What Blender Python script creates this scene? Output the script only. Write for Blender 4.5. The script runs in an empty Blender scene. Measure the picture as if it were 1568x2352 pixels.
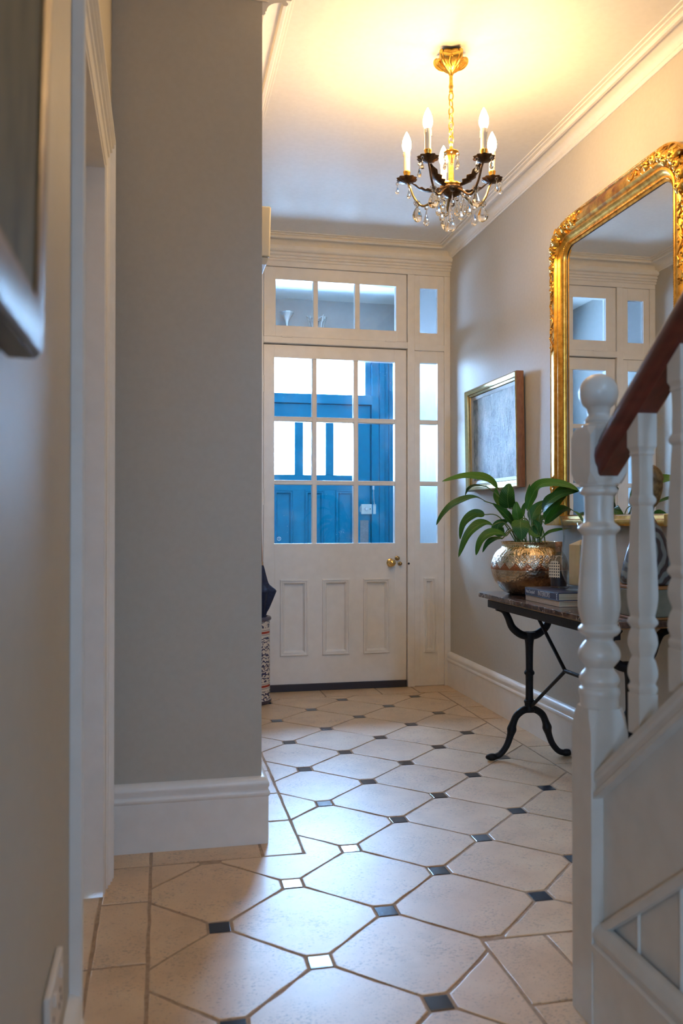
import bpy, bmesh, math, random
from mathutils import Vector, Matrix

random.seed(7)
sc = bpy.context.scene
col = sc.collection
PI = math.pi

# ------------------------------------------------------------------ camera
YAW, PITCH, FPX, CAM_H = math.radians(11.930), math.radians(0.586), 1952.0, 1.027
cd = bpy.data.cameras.new('camera')
cam = bpy.data.objects.new('camera', cd)
col.objects.link(cam)
cam.location = (0, 0, CAM_H)
cam.rotation_euler = (PI / 2 + PITCH, 0, -YAW)
cd.sensor_fit = 'VERTICAL'
cd.sensor_height = 36.0
cd.sensor_width = 24.0
cd.lens = 36.0 * FPX / 2352.0
cd.clip_start = 0.03
cd.dof.use_dof = True
cd.dof.focus_distance = 3.9
cd.dof.aperture_fstop = 4.0
sc.camera = cam

# ------------------------------------------------------------------ world, light, exposure
SKY = (0.345, 0.605, 1.0)
SKY_STRENGTH = 106.0
w = bpy.data.worlds.new('overcast_sky')
sc.world = w
w.use_nodes = True
bg = w.node_tree.nodes['Background']
bg.inputs[0].default_value = (*SKY, 1)
bg.inputs[1].default_value = SKY_STRENGTH
BULB = (1.0, 0.63, 0.27)
BULB_STRENGTH = 268.0
sc.view_settings.view_transform = 'Standard'
sc.view_settings.look = 'None'
sc.view_settings.exposure = 0.25
sc.view_settings.gamma = 1.0
sc.view_settings.use_curve_mapping = False
sc.cycles.max_bounces = 14
sc.cycles.diffuse_bounces = 6
sc.cycles.glossy_bounces = 6
sc.cycles.transmission_bounces = 10
sc.cycles.transparent_max_bounces = 16
sc.cycles.sample_clamp_indirect = 8.0
sc.cycles.caustics_reflective = False
sc.cycles.caustics_refractive = False


def portal(name, loc, rot, sx, sy):
    """guides daylight sampling through a glazed opening; emits nothing itself"""
    l = bpy.data.lights.new(name, 'AREA')
    l.shape = 'RECTANGLE'
    l.size, l.size_y = sx, sy
    l.cycles.is_portal = True
    o = bpy.data.objects.new(name, l)
    o.location = loc
    o.rotation_euler = rot
    col.objects.link(o)


portal('daylight_portal', (1.15, 6.52, 1.87), (-PI / 2, 0, 0), 0.82, 1.0)
portal('daylight_portal', (1.37, -2.64, 3.5), (PI / 2, 0, 0), 0.50, 0.8)
portal('daylight_portal', (.70, -2.70, 1.65), (PI / 2, 0, 0), 0.22, 0.4)
portal('daylight_portal', (-1.45, -3.29, 1.55), (PI / 2, 0, 0), 0.32, 1.1)


# ------------------------------------------------------------------ pixel -> place helper
def ray(px, py):
    x, y = (px - 784) / FPX, -(py - 1176) / FPX
    cp, sp = math.cos(PITCH), math.sin(PITCH)
    f, u = cp - y * sp, sp + y * cp
    c, s = math.cos(YAW), math.sin(YAW)
    return Vector((x * c + f * s, -x * s + f * c, u))


def on_depth(px, py, d):
    return ray(px, py) * d + Vector((0, 0, CAM_H))


def on_x(px, py, X):
    r = ray(px, py)
    return r * (X / r.x) + Vector((0, 0, CAM_H))


# ------------------------------------------------------------------ materials
MATS = {}


def nodes(m):
    return m.node_tree.nodes, m.node_tree.links


def mat(name, color, rough=0.5, metal=0.0, spec=0.5, coat=0.0):
    m = bpy.data.materials.new(name)
    m.use_nodes = True
    b = m.node_tree.nodes['Principled BSDF']
    b.inputs['Base Color'].default_value = (*color, 1)
    b.inputs['Roughness'].default_value = rough
    b.inputs['Metallic'].default_value = metal
    b.inputs['Specular IOR Level'].default_value = spec
    b.inputs['Coat Weight'].default_value = coat
    MATS[name] = m
    return m


def N(m, typ, **kw):
    n = m.node_tree.nodes.new(typ)
    for k, v in kw.items():
        if k in n.inputs:
            n.inputs[k].default_value = v
        else:
            setattr(n, k, v)
    return n


def L(m, a, b):
    m.node_tree.links.new(a, b)


def coords(m, world=False, scale=(1, 1, 1)):
    if world:
        g = N(m, 'ShaderNodeNewGeometry').outputs['Position']
    else:
        g = N(m, 'ShaderNodeTexCoord').outputs['Object']
    mp = N(m, 'ShaderNodeMapping')
    mp.inputs['Scale'].default_value = scale
    L(m, g, mp.inputs[0])
    return mp.outputs[0]


def ramp(m, fac, stops, interp='LINEAR'):
    r = N(m, 'ShaderNodeValToRGB')
    r.color_ramp.interpolation = interp
    el = r.color_ramp.elements
    while len(el) < len(stops):
        el.new(0.5)
    for e, (p, c) in zip(el, stops):
        e.position = p
        e.color = (*c, 1) if len(c) == 3 else c
    L(m, fac, r.inputs[0])
    return r.outputs[0]


def bump(m, h, strength=0.2, dist=0.002):
    b = N(m, 'ShaderNodeBump')
    b.inputs['Strength'].default_value = strength
    b.inputs['Distance'].default_value = dist
    L(m, h, b.inputs['Height'])
    L(m, b.outputs[0], m.node_tree.nodes['Principled BSDF'].inputs['Normal'])


def noise(m, vec, scale, detail=3, rough=0.5):
    n = N(m, 'ShaderNodeTexNoise')
    n.inputs['Scale'].default_value = scale
    n.inputs['Detail'].default_value = detail
    n.inputs['Roughness'].default_value = rough
    L(m, vec, n.inputs['Vector'])
    return n.outputs['Fac']


def noisy(name, c1, c2, scale, rough=0.5, metal=0.0, bmp=0.0, stretch=(1, 1, 1), world=False, lo=.35, hi=.65, spec=.5, coat=0, bdist=.002):
    m = mat(name, c1, rough, metal, spec, coat)
    v = coords(m, world, stretch)
    n = noise(m, v, scale)
    L(m, ramp(m, n, [(lo, c1), (hi, c2)]), m.node_tree.nodes['Principled BSDF'].inputs['Base Color'])
    if bmp:
        bump(m, n, bmp, bdist)
    return m


def mixc(m, fac, a, b):
    x = N(m, 'ShaderNodeMix', data_type='RGBA')
    if isinstance(fac, (int, float)):
        x.inputs[0].default_value = fac
    else:
        L(m, fac, x.inputs[0])
    for s, i in ((a, 6), (b, 7)):
        if isinstance(s, tuple):
            x.inputs[i].default_value = (*s, 1)
        else:
            L(m, s, x.inputs[i])
    return x.outputs[2]


def math_(m, op, a, b=None, c=None):
    n = N(m, 'ShaderNodeMath', operation=op)
    for i, s in enumerate((a, b, c)):
        if s is None:
            continue
        if isinstance(s, (int, float)):
            n.inputs[i].default_value = s
        else:
            L(m, s, n.inputs[i])
    return n.outputs[0]


def bc(m):
    return m.node_tree.nodes['Principled BSDF'].inputs['Base Color']


noisy('wall_paint', (.50, .465, .40), (.52, .485, .42), 60, .55, bmp=.05, world=True, bdist=.0006)
noisy('ceiling_paint', (.82, .785, .72), (.85, .815, .75), 50, .7, bmp=.04, world=True, bdist=.0006)
noisy('white_gloss', (.84, .82, .785), (.88, .86, .825), 18, .32, bmp=.03, world=True, bdist=.0006)
noisy('stair_paint', (.57, .53, .46), (.61, .57, .50), 18, .33, bmp=.04, world=True, bdist=.0006)
noisy('blue_paint', (.0005, .17, .30), (.001, .19, .33), 25, .45, spec=.1, bmp=.04, world=True, bdist=.0006)
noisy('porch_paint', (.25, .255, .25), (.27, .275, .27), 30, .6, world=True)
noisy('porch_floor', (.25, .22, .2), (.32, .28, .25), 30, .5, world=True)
mat('dark_rubber', (.035, .033, .045), .6)
mat('brass', (.78, .52, .20), .18, 1.0)
mat('brass_aged', (.36, .27, .14), .25, 1.0)
mat('steel', (.75, .76, .74), .3, .8)
mat('lock_enamel', (.70, .76, .72), .35)
noisy('bronze_dark', (.075, .04, .022), (.17, .095, .045), 60, .38, .8, .3)
noisy('gilt', (.95, .60, .14), (.70, .38, .06), 70, .28, 1.0, .3)
noisy('iron_black', (.004, .0035, .005), (.009, .008, .010), 80, .5, 0, .25, spec=.3)
noisy('mahogany', (.060, .009, .007), (.12, .019, .013), 12, .28, stretch=(3, 1, 3), bmp=.05, coat=.3)
noisy('pale_wood', (.55, .36, .19), (.42, .26, .13), 20, .5, stretch=(8, 1, 8))
noisy('cane_wood', (.45, .20, .07), (.32, .13, .04), 30, .35, stretch=(1, 1, .2))
mat('candle_sleeve', (.86, .80, .68), .45)
noisy('wax', (.90, .74, .47), (.86, .69, .42), 30, .5)
MATS['wax'].node_tree.nodes['Principled BSDF'].inputs['Subsurface Weight'].default_value = .15
noisy('navy_cloth', (.008, .016, .05), (.016, .03, .085), 90, .7, bmp=.4)
mat('box_plastic', (.56, .53, .43), .4)
mat('socket_plastic', (.78, .72, .66), .35)
mat('socket_dark', (.05, .05, .06), .5)
noisy('soil', (.02, .013, .008), (.05, .03, .02), 60, .9, bmp=.6)
noisy('cork', (.45, .22, .10), (.32, .14, .06), 90, .8, bmp=.4)
mat('paper_cream', (.72, .62, .46), .7)
noisy('page_edge', (.62, .50, .33), (.46, .36, .23), 4, .8, stretch=(1, 1, 160))
noisy('book_navy', (.022, .030, .075), (.028, .038, .09), 40, .4)
mat('book_lettering', (.62, .62, .66), .5)
noisy('book_linen', (.58, .45, .33), (.52, .40, .29), 120, .8, bmp=.2)
mat('reed_dark', (.03, .018, .02), .5)
mat('ceramic_rim', (.08, .075, .12), .2)
noisy('door_leaf_paint', (.60, .53, .46), (.63, .56, .49), 18, .35, world=True)
mat('switch_black', (.02, .02, .02), .4)
noisy('grey_felt', (.20, .22, .24), (.26, .28, .30), 140, .9, world=True)


def glass_thin(name, dirt=0.0, tint=(1, 1, 1)):
    m = bpy.data.materials.new(name)
    m.use_nodes = True
    nt = m.node_tree
    nt.nodes.clear()
    out = nt.nodes.new('ShaderNodeOutputMaterial')
    tr = N(m, 'ShaderNodeBsdfTransparent')
    tr.inputs[0].default_value = (*tint, 1)
    gl = N(m, 'ShaderNodeBsdfGlossy')
    gl.inputs['Roughness'].default_value = 0.02
    lw = N(m, 'ShaderNodeLayerWeight')
    fac = math_(m, 'ADD', .04, math_(m, 'MULTIPLY', math_(m, 'POWER', lw.outputs['Facing'], 5.0), .9))
    mx = N(m, 'ShaderNodeMixShader')
    L(m, fac, mx.inputs[0])
    L(m, tr.outputs[0], mx.inputs[1])
    L(m, gl.outputs[0], mx.inputs[2])
    last = mx
    if dirt:
        v = coords(m, True)
        vo = N(m, 'ShaderNodeTexVoronoi')
        vo.inputs['Scale'].default_value = 75
        L(m, v, vo.inputs['Vector'])
        n2 = noise(m, v, 9, 4)
        sp = math_(m, 'LESS_THAN', vo.outputs['Distance'], math_(m, 'MULTIPLY', ramp_f(m, noise(m, v, 60, 2), .42, .75), .16))
        pick = math_(m, 'GREATER_THAN', n2, .585)
        k = math_(m, 'MULTIPLY', math_(m, 'MULTIPLY', sp, pick), .75)
        k = math_(m, 'ADD', k, math_(m, 'MULTIPLY', ramp_f(m, noise(m, v, 5, 4), .55, .8), .05 * dirt))
        df = N(m, 'ShaderNodeBsdfDiffuse')
        df.inputs[0].default_value = (.8, .82, .85, 1)
        tl = N(m, 'ShaderNodeBsdfTranslucent')
        tl.inputs[0].default_value = (.85, .88, .92, 1)
        ad = N(m, 'ShaderNodeMixShader')
        ad.inputs[0].default_value = .5
        L(m, df.outputs[0], ad.inputs[1])
        L(m, tl.outputs[0], ad.inputs[2])
        m2 = N(m, 'ShaderNodeMixShader')
        L(m, k, m2.inputs[0])
        L(m, mx.outputs[0], m2.inputs[1])
        L(m, ad.outputs[0], m2.inputs[2])
        last = m2
    L(m, last.outputs[0], out.inputs[0])
    MATS[name] = m
    return m


def ramp_f(m, fac, lo, hi):
    mr = N(m, 'ShaderNodeMapRange')
    mr.inputs['From Min'].default_value = lo
    mr.inputs['From Max'].default_value = hi
    L(m, fac, mr.inputs[0])
    return mr.outputs[0]


glass_thin('pane_glass', 1.0)
glass_thin('clear_pane', 0.0)
glass_thin('dimmed_pane', 0.0, (.68, .66, .66))  # grey tint dims the bright porch behind the topmost side panes
glass_thin('half_dimmed_pane', 0.0, (.84, .84, .83))  # weaker grey tint, dims the side panes next below
glass_thin('tinted_pane', 0.0, (.9, .9, .9))  # slight grey tint, holds back fill from the added landing window
glass_thin('vessel_glass', 0.0, (.93, .95, .96))


def make_special():
    # crystal
    m = mat('crystal', (1, 1, 1), 0.0)
    b = m.node_tree.nodes['Principled BSDF']
    b.inputs['Transmission Weight'].default_value = 1
    b.inputs['IOR'].default_value = 1.52
    # mirror
    m = mat('mirror_glass', (.80, .80, .78), .012, 1.0)
    # bulb
    m = bpy.data.materials.new('bulb_glow')
    m.use_nodes = True
    m.node_tree.nodes.clear()
    out = m.node_tree.nodes.new('ShaderNodeOutputMaterial')
    e = N(m, 'ShaderNodeEmission')
    e.inputs[0].default_value = (*BULB, 1)
    e.inputs[1].default_value = BULB_STRENGTH
    L(m, e.outputs[0], out.inputs[0])
    MATS['bulb_glow'] = m
    m = m.copy()  # warm glow of the added fill pendant
    m.name = 'fill_glow'
    e = m.node_tree.nodes['Emission']
    e.inputs[0].default_value = (1.0, .80, .58, 1)
    e.inputs[1].default_value = 18.0
    MATS['fill_glow'] = m
    # limestone
    m = mat('limestone', (.62, .52, .43), .42, 0, 1.0, .55)
    m.node_tree.nodes['Principled BSDF'].inputs['Coat Roughness'].default_value = .42
    v = coords(m, True)
    oi = N(m, 'ShaderNodeObjectInfo').outputs['Random']
    off = N(m, 'ShaderNodeVectorMath', operation='ADD')
    L(m, v, off.inputs[0])
    cx = N(m, 'ShaderNodeCombineXYZ')
    L(m, math_(m, 'MULTIPLY', oi, 37.0), cx.inputs[2])
    L(m, cx.outputs[0], off.inputs[1])
    ov = off.outputs[0]
    n1 = noise(m, ov, 7, 5, .6)
    base = ramp(m, n1, [(.3, (.58, .39, .21)), (.5, (.70, .485, .28)), (.7, (.76, .56, .34))])
    st = N(m, 'ShaderNodeMapping')
    st.inputs['Scale'].default_value = (1, 2.2, 1)
    st.inputs['Rotation'].default_value = (0, 0, .5)
    L(m, ov, st.inputs[0])
    pit = noise(m, st.outputs[0], 105, 3, .65)
    reg = noise(m, ov, 9, 2)
    thr = math_(m, 'ADD', .25, math_(m, 'MULTIPLY', reg, .27))
    pits = math_(m, 'LESS_THAN', pit, thr)
    var = mixc(m, math_(m, 'MULTIPLY', oi, .25), base, (.60, .41, .23))
    L(m, mixc(m, math_(m, 'MULTIPLY', pits, .6), var, (.20, .13, .08)), bc(m))
    fine = noise(m, ov, 220, 2)
    h = math_(m, 'SUBTRACT', math_(m, 'ADD', math_(m, 'MULTIPLY', noise(m, ov, 30, 3), .5), math_(m, 'MULTIPLY', fine, .12)), math_(m, 'MULTIPLY', pits, .35))
    bump(m, h, .55, .0022)
    rr = N(m, 'ShaderNodeMapRange')
    rr.inputs['To Min'].default_value = .37
    rr.inputs['To Max'].default_value = .54
    L(m, n1, rr.inputs[0])
    L(m, rr.outputs[0], m.node_tree.nodes['Principled BSDF'].inputs['Roughness'])
    # slate insets
    m = noisy('slate_inset', (.012, .016, .03), (.022, .028, .045), 60, .17, bmp=.02, world=True, spec=.6)
    # grout
    m = noisy('grout', (.46, .34, .24), (.36, .26, .18), 60, .85, bmp=.5, world=True)
    # marble
    m = mat('brown_marble', (.07, .04, .03), .12, 0, .6)
    v = coords(m, True)
    a = noise(m, v, 22, 6, .7)
    r1 = ramp(m, a, [(.35, (.030, .017, .013)), (.55, (.11, .065, .05)), (.62, (.17, .11, .09)), (.68, (.06, .035, .03))])
    vn = N(m, 'ShaderNodeTexVoronoi', feature='DISTANCE_TO_EDGE')
    vn.inputs['Scale'].default_value = 22
    dm = N(m, 'ShaderNodeVectorMath', operation='ADD')
    nn = N(m, 'ShaderNodeTexNoise')
    nn.inputs['Scale'].default_value = 18
    L(m, v, nn.inputs['Vector'])
    sc_ = N(m, 'ShaderNodeVectorMath', operation='SCALE')
    sc_.inputs['Scale'].default_value = .08
    L(m, nn.outputs['Color'], sc_.inputs[0])
    L(m, v, dm.inputs[0])
    L(m, sc_.outputs[0], dm.inputs[1])
    L(m, dm.outputs[0], vn.inputs['Vector'])
    vein = math_(m, 'MULTIPLY', math_(m, 'LESS_THAN', vn.outputs['Distance'], .025), math_(m, 'GREATER_THAN', noise(m, v, 14), .52))
    L(m, mixc(m, vein, r1, (.50, .40, .34)), bc(m))
    # hammered brass pot
    m = mat('hammered_metal', (.62, .52, .38), .24, 1.0)
    tc = N(m, 'ShaderNodeTexCoord').outputs['Object']
    sp = N(m, 'ShaderNodeSeparateXYZ')
    L(m, tc, sp.inputs[0])
    ang = math_(m, 'ARCTAN2', sp.outputs[1], sp.outputs[0])
    z = sp.outputs[2]
    tri = math_(m, 'PINGPONG', math_(m, 'MULTIPLY', ang, 3.1831), .5)
    hi = math_(m, 'ADD', .112, math_(m, 'MULTIPLY', tri, .056))
    band = math_(m, 'MULTIPLY', math_(m, 'GREATER_THAN', z, .108), math_(m, 'LESS_THAN', z, hi))
    vec = N(m, 'ShaderNodeCombineXYZ')
    L(m, math_(m, 'MULTIPLY', ang, .17), vec.inputs[0])
    L(m, z, vec.inputs[1])
    g = noise(m, vec.outputs[0], 26, 4)
    lowmask = ramp_f(m, z, .135, .06)
    base = ramp(m, g, [(.3, (.40, .31, .20)), (.6, (.74, .66, .54))])
    base = mixc(m, math_(m, 'MULTIPLY', lowmask, .55), base, (.40, .24, .11))
    topm = ramp_f(m, z, .17, .20)
    base = mixc(m, math_(m, 'MULTIPLY', topm, .5), base, (.80, .58, .24))
    L(m, mixc(m, math_(m, 'MULTIPLY', band, .85), base, (.42, .13, .045)), bc(m))
    vo = N(m, 'ShaderNodeTexVoronoi')
    vo.inputs['Scale'].default_value = 95
    L(m, vec.outputs[0], vo.inputs['Vector'])
    rings = N(m, 'ShaderNodeTexVoronoi', feature='F1')
    rings.inputs['Scale'].default_value = 38
    rings.inputs['Randomness'].default_value = .15
    L(m, vec.outputs[0], rings.inputs['Vector'])
    rg = math_(m, 'SINE', math_(m, 'MULTIPLY', rings.outputs['Distance'], 22.0))
    midm = math_(m, 'MULTIPLY', math_(m, 'GREATER_THAN', z, .118), math_(m, 'LESS_THAN', z, .172))
    hh = math_(m, 'ADD', math_(m, 'MULTIPLY', vo.outputs['Distance'], .8), math_(m, 'MULTIPLY', math_(m, 'MULTIPLY', rg, midm), .35))
    bump(m, hh, .55, .003)
    # leaf
    m = mat('leaf_green', (.03, .10, .02), .42, 0, .35)
    b = m.node_tree.nodes['Principled BSDF']
    tc = N(m, 'ShaderNodeTexCoord').outputs['UV']
    sp = N(m, 'ShaderNodeSeparateXYZ')
    L(m, tc, sp.inputs[0])
    u = math_(m, 'ABSOLUTE', math_(m, 'SUBTRACT', sp.outputs[0], .5))
    veins = math_(m, 'SINE', math_(m, 'MULTIPLY', math_(m, 'SUBTRACT', sp.outputs[1], math_(m, 'MULTIPLY', u, .55)), 75.0))
    oi = N(m, 'ShaderNodeObjectInfo').outputs['Random']
    c0 = mixc(m, oi, (.016, .085, .008), (.050, .175, .012))
    c1 = mixc(m, math_(m, 'MULTIPLY', ramp_f(m, veins, .2, 1.0), .22), c0, (.08, .22, .03))
    mid = math_(m, 'LESS_THAN', u, .025)
    L(m, mixc(m, math_(m, 'MULTIPLY', mid, .6), c1, (.13, .24, .06)), bc(m))
    bump(m, veins, .25, .002)
    b.inputs['Transmission Weight'].default_value = 0
    mat('leaf_stem', (.10, .17, .035), .4)
    # paintings
    m = mat('painting_blue', (.4, .5, .55), .38, 0, .5, 0)
    v = coords(m, True, (1, 2.6, 1.5))
    n1 = noise(m, v, 3.0, 8, .7)
    v2 = coords(m, True, (1, 5, 2.4))
    n2 = noise(m, v2, 14, 6, .75)
    s = math_(m, 'ADD', math_(m, 'MULTIPLY', n1, .65), math_(m, 'MULTIPLY', n2, .35))
    L(m, ramp(m, s, [(.40, (.06, .11, .14)), (.47, (.19, .26, .30)), (.53, (.34, .42, .45)), (.63, (.48, .53, .54))]), bc(m))
    bump(m, n2, 1.0, .006)
    m = mat('painting_dark', (.1, .1, .07), .75, 0, .15, 0)
    v = coords(m, True, (1, 3, 1))
    n1 = noise(m, v, 5, 5, .6)
    L(m, ramp(m, n1, [(.3, (.06, .06, .04)), (.5, (.13, .12, .075)), (.7, (.20, .17, .10))]), bc(m))
    # picture frames
    noisy('frame_silver_gilt', (.55, .43, .20), (.48, .36, .16), 50, .25, .9)
    noisy('frame_side_wood', (.20, .085, .045), (.26, .12, .06), 30, .5, stretch=(4, 4, 1))
    noisy('frame_bronze', (.16, .10, .045), (.11, .07, .03), 40, .42, .6)
    noisy('frame_black', (.03, .026, .025), (.05, .042, .038), 40, .3)
    noisy('frame_slip', (.34, .33, .28), (.40, .38, .33), 40, .4, .2)
    # gold mirror frame with worn red clay showing through
    m = mat('frame_gold', (.8, .5, .1), .30, .95)
    v = coords(m, True)
    g = noise(m, v, 35, 5, .6)
    gold = ramp(m, g, [(.3, (.50, .24, .03)), (.55, (.84, .46, .08)), (.75, (.98, .62, .15))])
    sp = N(m, 'ShaderNodeSeparateXYZ')
    L(m, v, sp.inputs[0])
    big = noise(m, v, 6, 4, .6)
    # worn patch at the middle of the top rail, gold turns browner towards the bottom
    dy = math_(m, 'ABSOLUTE', math_(m, 'SUBTRACT', sp.outputs[1], 3.10))
    patch = math_(m, 'MULTIPLY', ramp_f(m, math_(m, 'ADD', dy, math_(m, 'MULTIPLY', big, .12)), .24, .16), math_(m, 'GREATER_THAN', sp.outputs[2], 2.285))
    worn = ramp_f(m, noise(m, v, 16, 5), .36, .56)
    k = math_(m, 'MULTIPLY', math_(m, 'MULTIPLY', patch, worn), .8)
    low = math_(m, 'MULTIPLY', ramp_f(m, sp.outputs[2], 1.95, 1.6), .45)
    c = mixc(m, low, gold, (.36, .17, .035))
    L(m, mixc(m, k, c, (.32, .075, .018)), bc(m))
    bump(m, g, .25, .0015)
    # umbrella stand ceramic
    m = mat('blue_white_ceramic', (.8, .75, .7), .18, 0, .6)
    tc = N(m, 'ShaderNodeTexCoord').outputs['Object']
    sp = N(m, 'ShaderNodeSeparateXYZ')
    L(m, tc, sp.inputs[0])
    z = sp.outputs[2]
    ang = math_(m, 'ARCTAN2', sp.outputs[1], sp.outputs[0])
    vec = N(m, 'ShaderNodeCombineXYZ')
    L(m, math_(m, 'MULTIPLY', ang, .11), vec.inputs[0])
    L(m, z, vec.inputs[1])
    wv = N(m, 'ShaderNodeTexWave', wave_type='RINGS')
    wv.inputs['Scale'].default_value = 14
    wv.inputs['Distortion'].default_value = 9
    wv.inputs['Detail'].default_value = 2.5
    wv.inputs['Detail Scale'].default_value = 3
    L(m, vec.outputs[0], wv.inputs['Vector'])
    leafy = math_(m, 'GREATER_THAN', wv.outputs['Fac'], .54)
    clear = math_(m, 'GREATER_THAN', noise(m, vec.outputs[0], 16, 2), .40)
    pat = math_(m, 'MULTIPLY', leafy, clear)

    def zband(a, b):
        return math_(m, 'MULTIPLY', math_(m, 'GREATER_THAN', z, a), math_(m, 'LESS_THAN', z, b))
    gap = math_(m, 'MAXIMUM', zband(.075, .125), zband(.375, .425))
    pat = math_(m, 'MULTIPLY', pat, math_(m, 'SUBTRACT', 1.0, gap))
    c = mixc(m, pat, (.70, .63, .56), (.045, .05, .115))
    red = math_(m, 'MAXIMUM', zband(.096, .108), zband(.395, .407))
    c = mixc(m, red, c, (.38, .05, .03))
    thin = math_(m, 'MAXIMUM', math_(m, 'MAXIMUM', zband(.088, .091), zband(.113, .116)), math_(m, 'MAXIMUM', zband(.387, .390), zband(.412, .415)))
    c = mixc(m, thin, c, (.2, .2, .22))
    base = math_(m, 'LESS_THAN', z, .022)
    L(m, mixc(m, base, c, (.07, .05, .06)), bc(m))
    # figurine materials
    m = mat('swirl_glaze', (.1, .12, .13), .22, 0, .6)
    v = coords(m)
    wv = N(m, 'ShaderNodeTexWave', wave_type='RINGS', rings_direction='SPHERICAL')
    wv.inputs['Scale'].default_value = 11
    wv.inputs['Distortion'].default_value = 7
    wv.inputs['Detail'].default_value = 1.5
    wv.inputs['Detail Scale'].default_value = 1.2
    L(m, v, wv.inputs['Vector'])
    L(m, ramp(m, wv.outputs['Fac'], [(.3, (.035, .03, .035)), (.5, (.10, .12, .125)), (.8, (.16, .19, .19))]), bc(m))
    noisy('head_brown', (.10, .055, .018), (.24, .15, .06), 55, .45, bmp=.5)
    noisy('box_green', (.15, .155, .115), (.20, .20, .15), 30, .5, bmp=.1)
    noisy('box_edge', (.28, .13, .04), (.22, .10, .03), 30, .4)
    # tag with dark diamonds
    m = mat('diamond_tag', (.75, .62, .43), .7)
    tc = N(m, 'ShaderNodeTexCoord').outputs['Object']
    sp = N(m, 'ShaderNodeSeparateXYZ')
    L(m, tc, sp.inputs[0])
    a = math_(m, 'PINGPONG', math_(m, 'MULTIPLY', sp.outputs[1], 1 / .0092), .5)
    b_ = math_(m, 'PINGPONG', math_(m, 'MULTIPLY', sp.outputs[2], 1 / .0112), .5)
    d = math_(m, 'ADD', a, b_)
    L(m, mixc(m, math_(m, 'LESS_THAN', d, .36), (.75, .62, .43), (.03, .02, .02)), bc(m))


make_special()

# ------------------------------------------------------------------ mesh helpers
WLOC = {}


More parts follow.
